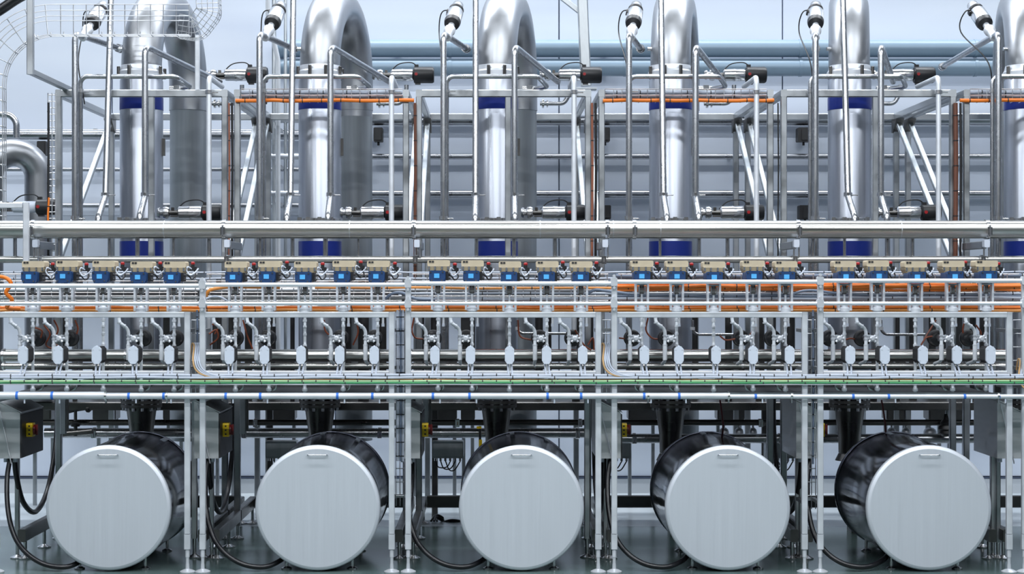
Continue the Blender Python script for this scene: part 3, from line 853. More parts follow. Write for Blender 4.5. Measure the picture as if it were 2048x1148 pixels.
def make_jbox():
    o = W(0, 710, 0) * 1; s = 10 / FPX
    o = Vector((0, 0, EYE - (710 - VY) * s))
    t = thing('junction_box', 'x', 'junction box', o - Z_ * .055)
    P = [(4.5, 17.5), (9.3, 12), (9.3, -11), (4.8, -17.5), (-4.8, -17.5), (-9.3, -11), (-9.3, 12), (-4.5, 17.5)]
    P = [(a * s, b_ * s) for a, b_ in reversed(P)]
    P = P[::-1]
    cov = part(MB().prism([(a, c) for a, c in P], o - Y_ * .03, X_, Z_, .022, Y_), 'cover', WHITEP, t)
    part(MB().cyl(o + Z_ * .053 - Y_ * .022, o + Z_ * .053 - Y_ * .01, .006, 8), 'cover_lug', WHITEP, cov)
    for sx, sz in ((-6.5, 11), (6.5, 11), (-6.5, -10.5), (6.5, -10.5)):
        part(MB().cyl(o + Vector((sx * s, -.032, sz * s)), o + Vector((sx * s, -.028, sz * s)), .003, 6), 'cover_screw', SATIN, cov)
    part(MB().prism([(a * .96, c * .96) for a, c in P], o - Y_ * .008, X_, Z_, .125, Y_), 'box_body', CHAR, t)
    return t
def jcables(t, o, dx, k):
    """two grey tails from the box down to the tray"""
    s = 10 / FPX
    for j, sx in enumerate((-3.5, 4)):
        a = o + Vector((sx * s, .02, -16 * s))
        part(MB().cyl(a, a - Z_ * .014, .007, 8), 'cable_gland', SATIN, t)
        b_ = smooth_path([a - Z_ * .01, a + Vector((dx * .3 * s, -.02, -9 * s)), a + Vector((dx * s, -.045, -22 * s)), a + Vector((dx * s * 2.2, -.05, -28 * s)), a + Vector((dx * s * 4, -.045, -29 * s))], 5)
        part(MB().tube(b_, .006, 8), 'cable_tail', PALEC, t)
JB = [[48, 118, 195, 268, 340], [460, 530, 603, 680, 749], [870, 941, 1019, 1093, 1165], [1288, 1357, 1431, 1505, 1578], [1699, 1768, 1844, 1912, 1979]]
def make_air():
    t = thing('air_valve', 'x', 'valve', pxv(33, 546, .12))
    part(MB().lathe(pxv(33, 530, .10), Z_, [(0, .007), (.006, .0125), (.016, .0125), (.021, .007)], 12), 'knob', RED, t)
    part(MB().cyl(pxv(33, 540, .10), pxv(33, 528, .10), .011, 10).box(pxv(34, 537, .10), (.04, .03, .022)), 'body', BLACK, t)
    part(MB().tube(smooth_path([pxv(31, 538, .09), pxv(25, 534, .06), pxv(23, 541, .05), pxv(30, 550, .05), pxv(38, 545, .08), pxv(44, 537, .1)]), .005, 7), 'air_tube', WHITEP, t)
    part(MB().tube(smooth_path([pxv(36, 541, .1), pxv(40, 552, .07), pxv(33, 558, .06), pxv(27, 551, .05), pxv(22, 549, .03)]), .0045, 7), 'air_tube', BLACK, t)
    return t
proto_v, proto_d, proto_j, proto_a = make_valve(), make_drain(), make_jbox(), make_air()
first = dict(v=True, d=True, j=True, a=True)
def put(proto, key, shift, label, group):
    if first[key]:
        first[key] = False; c = proto
        c.location = c.location + shift
        for o_ in [c] + list(c.children): ORG[o_.name] = ORG[proto.name] + shift if o_ is c else ORG[o_.name]
    else:
        c = copy_tree(proto); c.location = PB0[key] + shift
    c['label'] = label; c['group'] = group
    ORG[c.name] = Vector(c.location)
    return c
PB0 = dict(v=proto_v.location.copy(), d=proto_d.location.copy(), j=proto_j.location.copy(), a=proto_a.location.copy())
BASE_J = []
for b_i in range(5):
    for k in range(5):
        sh = X_ * ((STEMS[b_i][k] - VX) * u)
        where = '%s of five above the %s' % (ORD[k], DRUM[b_i])
        put(proto_v, 'v', sh + Z_ * (random.uniform(-1.5, 1.5) * u), 'beige-capped control valve with blue display housing, ' + where, 'control valves above the drums')
        if k != 2:
            n = {0: 'first', 1: 'second', 3: 'third', 4: 'fourth'}[k]
            put(proto_d, 'd', sh, 'white S-bend branch with black diaphragm, %s of four above the %s' % (n, DRUM[b_i]), 'S-bend branches')
        put(proto_a, 'a', sh + Z_ * (random.uniform(-2, 3) * u), 'red-knobbed air valve with tube loops, ' + where, 'red-knobbed air valves')
        jx_ = X_ * ((JB[b_i][k] - VX) * 10 / FPX)
        BASE_J.append((b_i, k, jx_, where))
for b_i, k, jx_, where in BASE_J:
    put(proto_j, 'j', jx_, 'white eight-sided junction box, ' + where, 'white junction boxes')
for n_, (b_i, k, jx_, where) in enumerate(BASE_J):
    o = Vector((jx_.x, 0, EYE - (710 - VY) * 10 / FPX))
    t = thing('box_cable', 'pair of pale cables hanging from junction box, ' + where, 'cable', o - Z_ * .14, 'cables under the junction boxes')
    jcables(t, o, [-2.2, -1.2, 1.6, 2.6, 1.0][k] * (1 if b_i % 2 == 0 else -1), k)

# header pipes behind the branches, one length per bay
for i, (a, b_) in enumerate([(12, 372), (410, 778), (826, 1190), (1232, 1604), (1648, 2012)]):
    for nm, py, w, Y in (('upper thick', 711, 25, .62), ('lower thin', 732, 13, .56)):
        t = thing('branch_header', '%s steel pipe behind the junction boxes above the %s' % (nm, DRUM[i]), 'pipe', W((a + b_) / 2, py + w / 2, Y), 'branch headers')
        part(MB().tube([W(a - 8, py, Y), W(b_ + 8, py, Y)], L(w, Y) / 2, 22), 'pipe_run', HB, t)
        for px in (a - 4, b_ + 4, a + 120, b_ - 120):
            part(MB().cyl(W(px - 2, py, Y), W(px + 2, py, Y), L(w, Y) / 2 + .005, 22), 'weld_ring', CHROME, t)
    # thin cable rail above
    solo(MB().tube([W(a, 701, .45), W(b_, 701, .45)], .004, 6), 'thin_rod', 'thin steel rod above the branch header, bay of the %s' % DRUM[i], 'rod', WIRE, 'thin rods above the branch headers')

# ------------------------------------------------------------------ cables in the front trays
YT = .36
def run(px0, px1, py, Y, w, mat, label, group, seed, ties=.30, amp=1.0, name='tray_cable'):
    return tied_cable(sag(px0, px1, py, Y, amp, max(4, int((px1 - px0) / 60)), seed), L(w, Y) / 2, mat, name, label, group, ties)
run(-20, 2042, 615, YT, 6, ORANGE, 'orange cable under the lower front rail, whole width, upper strand', 'lower tray cables', 1)
run(-20, 2042, 620.5, YT - .02, 6, ORANGE2, 'light orange cable under the lower front rail, whole width, lower strand', 'lower tray cables', 2)
run(700, 2042, 611, YT + .01, 5, ORANGE, 'orange cable under the lower front rail, right two thirds', 'lower tray cables', 12)
run(630, 2042, 576, YT, 5, ORANGE2, 'light orange cable just under the upper front rail', 'upper tray strands', 3)
run(1232, 2042, 569, YT, 6, ORANGE, 'orange cable at rail height, right two bays, top strand', 'upper tray strands', 4)
run(1232, 2042, 572.5, YT - .02, 6, ORANGE, 'orange cable at rail height, right two bays, front strand', 'upper tray strands', 5)
run(1232, 2042, 580, YT, 5, ORANGE, 'orange cable at rail height, right two bays, bottom strand', 'upper tray strands', 6)
run(820, 2042, 587, YT, 5, PALEC, 'pale cable between the front rails, right of the second drum', 'upper tray strands', 7)
run(820, 2042, 598, YT, 6, GREYC, 'grey cable between the front rails, lower strand', 'upper tray strands', 8)
run(1232, 2042, 592, YT, 5, SLATE, 'slate blue cable between the front rails, right two bays', 'upper tray strands', 9)
run(1640, 2042, 594.5, YT - .02, 4, PALEC, 'pale cable between the front rails, above the rightmost drum', 'upper tray strands', 10)
run(1232, 2100, 552, YT + .1, 9, SLATE, 'slate cable bundle behind the blue actuators, right two bays', 'actuator row cables', 11)
run(-20, 2100, 557, YT + .12, 4, GREYC, 'grey cable behind the blue actuators, whole width', 'actuator row cables', 13)
run(-20, 2100, 544, YT + .12, 3, PALEC, 'thin pale cable behind the beige caps, whole width', 'actuator row cables', 14)
solo(MB().tube([W(-40, 579, .62), W(2100, 579, .62)], L(7, .62) / 2, 12), 'back_rail', 'pale steel rail behind the actuator yokes, whole width', 'rail', SATIN)
solo(MB().tube([W(-40, 596, .66), W(2100, 596, .66)], L(8, .66) / 2, 12), 'back_rail', 'dark steel rail behind the actuator yokes, lower one', 'rail', FRAMEM)
for i, (a, b_) in enumerate(BAYS[:5]):
    t = thing('wire_tray', 'wire mesh cable tray behind the front rails above the %s' % DRUM[i], 'cable tray', W((a + b_) / 2, 626, YT + .05), 'front wire trays')
    m, m2 = MB(), MB()
    for py in (548, 562, 575, 585, 592, 601, 612, 624):
        m.tube([W(a + 8, py, YT + .05), W(b_ + 20, py, YT + .05)], .003, 5)
    k = a + 14
    while k < b_ + 20:
        m2.tube([W(k, 546, YT + .055), W(k, 624, YT + .055), W(k, 624, YT + .05) - Y_ * .12], .003, 4)
        k += 24
    part(m, 'long_wire', WIRE, t); part(m2, 'cross_wire', WIRE, t)
# orange loops at the left edge and first gap
solo(MB().tube(smooth_path([W(-10, 552, .25), W(12, 556, .22), W(22, 568, .22), W(12, 585, .22), W(24, 600, .24), W(14, 615, .26), W(40, 618, .3)]), L(8, .25) / 2, 10), 'orange_loop', 'orange cable loop at the far left of the front rails', 'cable', ORANGE)
solo(MB().tube(smooth_path([W(412, 592, .30), W(418, 582, .28), W(432, 577, .28), W(470, 574, .3), W(560, 575, .34)]), L(7, .3) / 2, 10), 'orange_loop', 'short orange cable arching right beside the second bay post', 'cable', ORANGE2)
for k, (pts, w, lab) in enumerate([([(412, 598), (425, 593), (440, 594), (455, 602)], 4, 'grey cable arch right of the second bay post'),
                                   ([(770, 598), (785, 587), (805, 586), (830, 597), (870, 600)], 6, 'slate cable arch crossing the third bay post'),
                                   ([(1175, 588), (1190, 580), (1215, 582), (1260, 588)], 6, 'slate cable arch crossing the fourth bay post'),
                                   ([(1580, 592), (1600, 583), (1630, 581), (1680, 588)], 5, 'slate cable arch crossing the fifth bay post')]):
    solo(MB().tube(smooth_path([W(x, y, .24) for x, y in pts]), L(w, .24) / 2, 9), 'cable_arch', lab, 'cable', GREYC if k == 0 else SLATE, 'cable arches at the bay posts')

# lower tray: grey bundle, green pair, tape-marked pipe
YL = -.045
run(-20, 2100, 750.5, YL, 5, PALEC, 'pale grey cable along the lower beam, upper strand', 'lower beam cables', 20, .083, .7)
run(-20, 2100, 755, YL - .004, 5, PALEC, 'pale grey cable along the lower beam, lower strand', 'lower beam cables', 21, .25, .7)
run(380, 2100, 759.5, YL + .01, 3.5, ORANGE2, 'thin light orange cable between grey bundle and green cable', 'lower beam cables', 22, .4, .5)
run(-20, 2100, 762.0, YL, 4, PALEGREEN, 'pale green cable along the lower front tray', 'lower beam cables', 23, .083, .4)
run(-20, 2100, 765.5, YL, 4, GREEN, 'green cable along the lower front tray', 'lower beam cables', 24, .25, .4)
solo(MB().box(W(1030, 767.8, .0), (L(2300, 0), .09, .006)), 'tray_strip', 'flat steel strip under the green cables, whole width', 'cable tray', SATIN)
t = thing('manifold_pipe', 'pale steel manifold pipe marked with blue tape, in front of the bay posts', 'pipe', W(1024, 800, -.06))
MY = -.06
for x0, x1, py, w in ((-80, 212, 791, 15.5), (212, 1457, 792, 12.8), (1457, 2150, 793, 9.5)):
    part(MB().tube([W(x0, py, MY), W((x0 + x1) / 2, py, MY), W(x1, py, MY)], L(w, MY) / 2, 20), 'pipe_run', SATIN, t)
for px, w in ((212, 15.5), (1457, 12.8), (334, 12.8), (1296, 12.8), (1583, 9.5), (1996, 9.5)):
    part(MB().cyl(W(px - 2, 792, MY), W(px + 2, 792, MY), L(w, MY) / 2 + .006, 20).cyl(W(px, 799, MY), W(px, 806, MY), .006, 8), 'union_clamp', CHROME, t)
for px in (35, 105, 258, 328, 452, 521, 675, 745, 866, 939, 1095, 1162, 1288, 1358, 1511, 1706, 1777, 1929, 1997):
    w = 15.5 if px < 212 else (12.8 if px < 1457 else 9.5)
    py = 791 if px < 212 else (792 if px < 1457 else 793)
    part(MB().cyl(W(px - 2.5, py, MY), W(px + 2.5, py, MY), L(w, MY) / 2 + .0015, 20), 'blue_tape', TAPE, t, 'blue tape band')
    part(MB().cyl(W(px + 14, py + w / 2 - 1, MY), W(px + 14, py + w / 2 + 8, MY), .005, 8), 'drip_nipple', WHITEP, t)

# wire ladders and cable bundles in the gaps between bays
for k, (px, y0, y1) in enumerate([(391, 640, 790), (800, 640, 1012), (1213, 640, 790), (1623, 640, 1018), (2034, 640, 790)]):
    t = thing('gap_ladder', 'narrow wire ladder between the bay frames, %s gap from left' % ORD[k], 'cable tray', W(px, y1, .16), 'wire ladders between bays')
    m, m2 = MB(), MB()
    for dx in (-8, 0, 8):
        m.tube([W(px + dx, y0, .2), W(px + dx, y1, .2)], .0032, 5)
    y = y0
    while y < y1:
        m2.tube([W(px - 8, y, .19), W(px + 8, y, .19)], .003, 4); y += 27
    part(m, 'long_wire', WIRE, t); part(m2, 'cross_wire', WIRE, t)
    for y in (y0 + 20, 735, y1 - 20):
        q = W(px, y, .205); xl, xr = W((375, 783.5, 1196.5, 1609, 2018)[k], 0, 0).x, W((405.5, 816.5, 1228.5, 1640.5, 2049)[k], 0, 0).x
        part(MB().box((xl, .11, q.z), (.02, .19, .02)).box((xr, .11, q.z), (.02, .19, .02)).box(((xl + xr) / 2, .215, q.z), (xr - xl + .02, .02, .02)), 'bracket', FRAMEM, t)
    if k in (1, 0, 3):
        for j, (dx, mat, w) in enumerate([(-5, GREYC, 5), (1, SLATE, 5), (6, GREYC, 4)] if k == 1 else [(3, SLATE, 4)]):
            tied_cable([W(px + dx, y0 - 20, .175), W(px + dx + 1, (y0 + y1) / 2 - 60, .17), W(px + dx, y1 - 90, .175)], L(w, .17) / 2, mat, 'gap_cable',
                       'cable strapped in the %s gap between bays, %s strand' % (ORD[k], ['outer', 'middle', 'inner'][j]), 'cables between bays', .085)
for k, (px, top) in enumerate([(388, 684), (1208, 684), (2040, 715)]):
    for j, mat in enumerate((TAN, PALEC, GREYC, PALEC)):
        x = px + j * 4 - 4
        solo(MB().tube(smooth_path([W(x - 3, top + 25, .10), W(x, top + 4, .08), W(x + 4, top + 8, .06), W(x + 2, top + 36, .0 - .02), W(x + 8 + j, top + 56, -.04), W(x + 26 + j * 3, top + 67, -.05), W(x + 60, top + 69, -.045)]), L(3.4, 0) / 2, 8),
             'loop_cable', '%s cable looping over into the lower tray, %s gap, strand %s' % (['tan', 'pale', 'grey', 'pale'][j], ['first', 'third', 'last'][k], ['one', 'two', 'three', 'four'][j]), 'cable', mat, 'looping cables in the gaps')

# loose wires and little white tubes behind the branches
RUST = paint('rust_red_hose', (.22, .05, .02), .45, .15, 12)
CL = [(0, [(88, 650), (100, 668), (92, 690), (112, 700)]), (0, [(108, 640), (116, 660), (108, 684), (124, 696)]), (0, [(70, 655), (84, 662), (80, 680)]), (0, [(150, 640), (156, 658), (150, 676)]),
      (1, [(418, 668), (432, 660), (436, 676), (420, 690)]), (1, [(424, 648), (436, 654), (430, 668)]), (1, [(486, 640), (494, 670), (505, 698)]), (1, [(648, 640), (650, 660), (660, 672)]), (1, [(712, 640), (716, 665), (706, 690)]),
      (2, [(828, 635), (824, 660), (830, 675), (846, 678)]), (2, [(1036, 640), (1040, 672), (1062, 680)]), (2, [(1150, 660), (1168, 690), (1182, 700)]), (2, [(1176, 690), (1186, 676), (1188, 700)]),
      (3, [(1238, 676), (1255, 678), (1268, 680)]), (3, [(1296, 636), (1292, 660), (1304, 676), (1322, 679)]), (3, [(1440, 672), (1452, 680), (1470, 678)]), (3, [(1510, 636), (1504, 664), (1492, 676)]),
      (4, [(1692, 679), (1702, 677), (1716, 680)]), (4, [(1848, 680), (1860, 660), (1872, 640)]), (4, [(1842, 690), (1852, 676), (1866, 672)]), (4, [(1930, 640), (1926, 664), (1940, 690)]), (4, [(1952, 650), (1962, 668), (1950, 690)])]
cnt = [0] * 5
for b_i, pts in CL:
    cnt[b_i] += 1
    Yk_ = .34 + .05 * (cnt[b_i] % 3)
    solo(MB().tube(smooth_path([W(x, y, Yk_ + .01 * n_) for n_, (x, y) in enumerate(pts)]), L(3.4, .4) / 2, 7), 'loose_wire', 'rust red loose wire behind the branches, %s in the bay of the %s' % (ORD[cnt[b_i] - 1], DRUM[b_i]), 'cable', RUST, 'loose red wires')
for b_i in range(5):
    for k in (0, 1, 3, 4):
        px = STEMS[b_i][k] + 11 * (1 if b_i < 3 else .4)
        t = thing('hanging_tube', 'short white hanging tube behind the stem, %s of four above the %s' % (['first', 'second', '', 'third', 'fourth'][k], DRUM[b_i]), 'pipe', W(px, 652, .36), 'short white tubes')
        part(MB().tube([W(px, 626, .36), W(px, 651, .36)], L(5, .36) / 2, 10), 'tube', WHITES, t)
        part(MB().cyl(W(px, 647, .36), W(px, 653, .36), L(6.5, .36) / 2, 10), 'end_cap', WHITEP, t)
# bent thin pipe with union between columns, mid height
for k, (x0, x1, yy, Y) in enumerate([(1385, 1470, 669, 1.0), (1762, 1850, 669, 1.0), (1035, 1150, 667, 1.0)]):
    t = thing('link_pipe', 'thin bent steel pipe with union behind the branches above the %s' % DRUM[[3, 4, 2][k]], 'pipe', W(x0, yy, Y), 'thin bent link pipes')
    part(MB().tube(arc_path([W(x0, 640, Y), W(x0, yy, Y), W(x1, yy, Y)], .05, 6), L(6, Y) / 2, 10), 'pipe_run', STEEL, t)
    part(MB().cyl(W(x0, 654, Y), W(x0, 660, Y), L(6, Y) / 2 + .006, 10), 'union', SATIN, t)

for k, (x0, x1) in enumerate([(945, 1188), (1240, 1600), (1655, 2010)]):
    run(x0, x1, 700.5, .5, 3.5, RUST, 'rust red cable lying above the branch header, bay of the %s' % DRUM[k + 2], 'rust red header cables', 40 + k, .3, .5)
# ------------------------------------------------------------------ drums
DCX = [216, 635, 1043, 1456, 1859, 2270]
DR, DZ = .377, .385
def drum(i, px):
    x = W(px, 0, 0).x
    t = thing('drum', ('large horizontal steel drum with pale brushed front, ' + ['leftmost', 'second from left', 'middle one', 'fourth from left', 'rightmost complete one'][i]) if i < 5 else 'drum shell coloured for dark reflections, cut by the right picture edge', 'drum', Vector((x, .45, 0)), 'horizontal drums')
    c = Vector((x, 0, DZ))
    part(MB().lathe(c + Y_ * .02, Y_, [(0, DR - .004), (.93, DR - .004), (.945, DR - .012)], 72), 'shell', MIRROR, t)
    part(MB().lathe(c, Y_, [(0, DR - .022), (.004, DR - .010), (.010, DR - .003), (.018, DR), (.034, DR), (.038, DR - .004)], 72), 'front_cap', DISC, t, 'pale brushed steel front plate')
    hz = c + Z_ * (DR - .056) - Y_ * .022
    m = MB().tube(arc_path([hz + X_ * -.058 + Y_ * .03, hz - X_ * .058, hz + X_ * .058, hz + X_ * .058 + Y_ * .03], .010, 4), .0038, 8)
    part(m, 'handle', STEEL, t)
    for a in (62, 97):  # two small pale plates near the rear top of the shell
        v = Vector((math.cos(math.radians(a)), 0, math.sin(math.radians(a))))
        tn = Vector((-v.z, 0, v.x))
        part(MB().box(c + v * (DR + .002) + Y_ * .80, (.03, .14, .006), tn, Y_, v), 'shell_plate', SATIN, t)
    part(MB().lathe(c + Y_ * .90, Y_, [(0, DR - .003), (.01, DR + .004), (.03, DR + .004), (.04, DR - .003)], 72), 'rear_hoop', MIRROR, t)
    for sx in (-1, 1):
        for y in (.12, .8):
            p = Vector((x + sx * .20, y, .03))
            part(MB().cyl(p + Z_ * .05, p - Z_ * .012, .010, 8), 'leg_rod', CHROME, t)
            part(MB().lathe(Vector((p.x, y, .001)), Z_, [(0, .032), (.006, .032), (.016, .012)], 14), 'leg_pad', CHROME, t)
    return t
for i, px in enumerate(DCX):
    drum(i, px)
    if i > 4: continue
    # pump casing behind the drum, under the reducer
    q = W(COLPX[i], 0, YC)
    t = thing('pump', 'dark pump casing behind the %s under the column reducer' % DRUM[i], 'pump', Vector((q.x, YC, 0)), 'pumps behind the drums')
    pc = W(COLPX[i] + .3 * ((980 * .087 + .913 * px) - COLPX[i]), 0, YC).x
    part(MB().lathe(Vector((pc, 1.45, .40)), Y_, [(0, .06), (.03, .10), (.08, .125), (.30, .125), (.36, .09), (.38, .04)], 32), 'casing', DARK, t)
    part(MB().lathe(Vector((q.x, YC, .50)), Z_, [(0, .10), (W(0, 907, YC).z - .50, .077)], 28), 'inlet', DARK, t)
    for sx in (-1, 1):
        part(MB().beam((pc + sx * .07, YC, .0), (pc + sx * .07, YC, .32), .04, .16), 'pump_foot', DARK, t)

# ------------------------------------------------------------------ isolator enclosures and hoses
BX = [40, 437, 840, 1241.5, 1641, 2043]
for i, px in enumerate(BX):
    p = W(px, 0, .3)
    w, d = .150, .50
    zt0, zt1, zb = W(0, 802, .3).z, W(0, 826, .3).z, W(0, 917, .3).z
    nm = BAYN[i] if i < 5 else 'right picture edge'
    t = thing('isolator_box', 'steel enclosure with sloped roof and yellow-red switch, left of the ' + nm if i < 5 else 'steel control enclosure with sloped roof at the right picture edge', 'enclosure', Vector((p.x - w / 2, .3 + d / 2, zb)), 'control enclosures')
    poly = [(0, zb), (0, zt1), (-w * .25, zt1 + (zt0 - zt1) * .3), (-w, zt0), (-w, zb)]
    bd = part(MB().prism(poly[::-1], Vector((p.x, .3, 0)), X_, Z_, d, Y_), 'body', ENCL, t)
    part(MB().prism([(.010, zt1 + .000), (.010, zt1 - .006), (-w - .004, zt0 - .006 + .005), (-w - .004, zt0 + .008)], Vector((p.x, .296, .006)), X_, Z_, d + .008, Y_), 'roof', ENCL, t)
    part(MB().box((p.x + .004, .3 + d / 2 + .002, (zb + zt1) / 2 - .004), (.010, d - .008, zt1 - zb - .012)), 'dark_side_face', CHAR, t, 'dark right-hand face')  # charcoal sheet over the whole right face
    zs = W(0, 859, .45).z
    sw = part(MB().rbox((p.x + .027, .44, zs), (.040, .070, .085), .008, 2, 'x'), 'switch_plate', YELLOW, t, 'yellow switch plate')
    for dz in (-.025, .0, .025):
        part(MB().box((p.x + .028, .404, zs + dz), (.010, .004, .009)), 'switch_mark', CHAR, sw)
    part(MB().lathe(Vector((p.x + .047, .445, zs)), X_, [(0, .032), (.012, .030), (.016, .02)], 16).box((p.x + .066, .445, zs), (.012, .018, .066)), 'switch_knob', DKR, t, 'red switch knob')
    part(MB().tube([Vector((p.x - w + .02, .292, zt0 - .02)), Vector((p.x - .05, .285, zb - .03))], .004, 6), 'stay_wire', WIRE, t)
    for dx in (-.11, -.05):
        part(MB().cyl((p.x + dx, .38, zb - .03), (p.x + dx, .38, zb), .014, 10), 'cable_gland', WHITEP, t)
    part(MB().beam((p.x - .0785, .52, .10), (p.x - .0785, .52, zb), .028), 'stand_post', FRAMEM, t)
    foot(t, p.x - .0785, .52, .10)
    if i > 4: continue
    cx = DCX[i]
    hp = [W(px - 20, 917, .36), W(px - 26, 960, .32), W(px - 24, 1020, .24), W(px - 12, 1070, .16), W(px + 12, 1105, .08), W(px + 48, 1128, .03), W(px + 90, 1134, .03), W(px + 122, 1122, .10), W(px + 136, 1108, .22)]
    solo(MB().tube(smooth_path(hp), .0155, 12), 'floor_hose', 'black hose looping on the floor from enclosure to the ' + DRUM[i], 'hose', RUBBER, 'floor hoses')
    xp = W(FRAMES[i][0] if i else 118, 0, YF).x - .046
    hp = [Vector((xp, y, z)) for y, z in ((.42, zb), (.47, .52), (.62, .34), (.90, .24), (1.18, .33), (1.37, .55), (1.45, .78), (1.45, 1.0))]
    solo(MB().tube(smooth_path(hp), .017, 12), 'hanging_hose', 'thick black hose hanging in a loop under the enclosure left of the ' + DRUM[i], 'hose', RUBBER, 'hanging hoses')
    t = thing('cable_channel', 'dark vertical cable channel beside the enclosure left of the ' + DRUM[i], 'post', Vector((xp + .1, 1.24, .7)), 'cable channels')
    part(MB().beam((xp + .095, 1.25, .72), (xp + .095, 1.25, 1.02), .04, .03), 'channel', FRAMEM, t)
    part(MB().beam((xp + .125, 1.24, .74), (xp + .125, 1.24, 1.02), .016, .02), 'channel_lip', DARK, t)

# ------------------------------------------------------------------ pipes and boxes behind the drums
t = long_pipe('dark steel pipe behind the drums, upper of two', 845, 12, 2.1, (512, 915, 1160, 1520), DARK, 60, 2200, 22)
t['group'] = 'pipes behind the drums'
t = long_pipe('bright steel pipe behind the two left drums and the middle one', 866, 20, 2.14, (190, 490, 760, 1155), STEEL, 90, 1195, 22)
t['group'] = 'pipes behind the drums'
t = long_pipe('bright steel pipe behind the two rightmost drums', 877, 19, 2.14, (1268, 1560), STEEL, 1198, 2200, 22)
t['group'] = 'pipes behind the drums'
CABS = [(62, 108, 600, 838), (190, 236, 700, 838), (330, 366, 610, 838), (428, 470, 600, 790), (535, 592, 715, 838), (862, 914, 715, 838), (922, 950, 600, 838), (1255, 1312, 715, 838),
        (1432, 1486, 700, 838), (1768, 1816, 715, 838), (1852, 1886, 600, 838), (1896, 1936, 600, 838)]
for k, (a, b_, y0, y1) in enumerate(CABS):  # some added, others stretched up, to darken the gaps behind the valves
    c = W((a + b_) / 2, (y0 + y1) / 2, 3.0)
    wd, ht = L(b_ - a, 3), L(y1 - y0, 3)
    t = thing('rear_cabinet', 'dark steel sheet cabinet standing behind the columns, %s from left' % NTH[k], 'cabinet', Vector((c.x, c.y, 0)), 'rear sheet cabinets')
    part(MB().rbox(c, (wd, .16, ht), .01), 'body', DARK, t)
    part(MB().rbox(c - Y_ * .085, (wd - .02, .014, ht - .02), .008), 'door', DARK, t)
    for sx in (-1, 1):
        part(MB().beam((c.x + sx * (wd / 2 - .02), c.y + .04, 0), (c.x + sx * (wd / 2 - .02), c.y + .04, c.z - ht / 2), .028), 'leg', FRAMEM, t)
# dark upright pipes added to fill in the shade between the columns
RISE = [(128, 14), (150, 10), (247, 14), (312, 16), (438, 12), (497, 15), (520, 12), (545, 14), (585, 9), (604, 13), (662, 20), (697, 12), (727, 22), (765, 16), (840, 18), (868, 14), (945, 10), (1018, 12),
        (1078, 16), (1098, 10), (1152, 16), (1178, 18), (1311, 12), (1390, 12), (1457, 14), (1520, 18), (1545, 14), (1580, 20), (1747, 14), (1795, 9), (1826, 16), (1945, 14), (1968, 18), (1996, 14)]
for k, (px, w) in enumerate(RISE):
    Y = 1.93 + .10 * (k % 4)
    t = thing('dark_filler_pipe', 'added dark vertical pipe filling shade behind the branches, %s from left' % NTH[k], 'pipe', Vector((W(px, 0, Y).x, Y, .89)), 'added dark filler pipes')
    z0, z1 = .89, W(0, 552 + 7 * (k % 3), Y).z
    p = W(px, 0, Y)
    part(MB().tube([Vector((p.x, Y, z0)), Vector((p.x, Y, z1))], L(w, Y) / 2, 16), 'pipe_run', DARKFILL, t)
    part(MB().cyl(Vector((p.x, Y, z0 + .35)), Vector((p.x, Y, z0 + .365)), L(w, Y) / 2 + .004, 16).cyl(Vector((p.x, Y, z1 - .1)), Vector((p.x, Y, z1 - .085)), L(w, Y) / 2 + .004, 16), 'band', DARK, t)
solo(MB().beam((-3.9, 2.08, .86), (3.9, 2.08, .86), .40, .06), 'carrier_beam', 'dark broad beam carrying the added dark pipes behind the columns', 'beam', DARK, kind='thing')
for i, (a, b_) in enumerate(BAYS[:5]):  # trays added to shade the drum tops and the lower zone
    xa, xb = W(a, 0, 0).x, W(b_, 0, 0).x
    t = thing('shade_tray', 'added dark steel shade tray behind the unions above the %s' % DRUM[i], 'tray', Vector(((xa + xb) / 2, .66, 1.04)), 'added shade trays')
    part(MB().box(((xa + xb) / 2, .66, 1.044), (xb - xa + .09, .80, .006)), 'pan', CHAR, t)
    part(MB().box(((xa + xb) / 2, .26, 1.052), (xb - xa + .09, .006, .02)).box(((xa + xb) / 2, 1.06, 1.06), (xb - xa + .09, .006, .04)), 'rim', FRAMEM, t)
    for x in (xa, xb):
        part(MB().beam((x, .017, 1.03), (x, .50, 1.03), .02), 'bracket', FRAMEM, t)
for i, (a, b_) in enumerate(BAYS[:5]):  # dark sheets added to stand for the shade behind the yokes
    c = W((a + b_) / 2, 598, .78)
    t = thing('dark_backing', 'added dark backing sheet for the shade behind the yokes above the %s' % DRUM[i], 'backing', c - Z_ * .09, 'added dark backing sheets')
    part(MB().box(c, (L(b_ - a + 26, .78), .05, L(54, .78))), 'body', CHAR, t)
    part(MB().box(c - Y_ * .03 + Z_ * L(25, .78), (L(b_ - a + 26, .78), .03, .006)).box(c - Y_ * .03 - Z_ * L(25, .78), (L(b_ - a + 26, .78), .03, .006)), 'lip', FRAMEM, t)
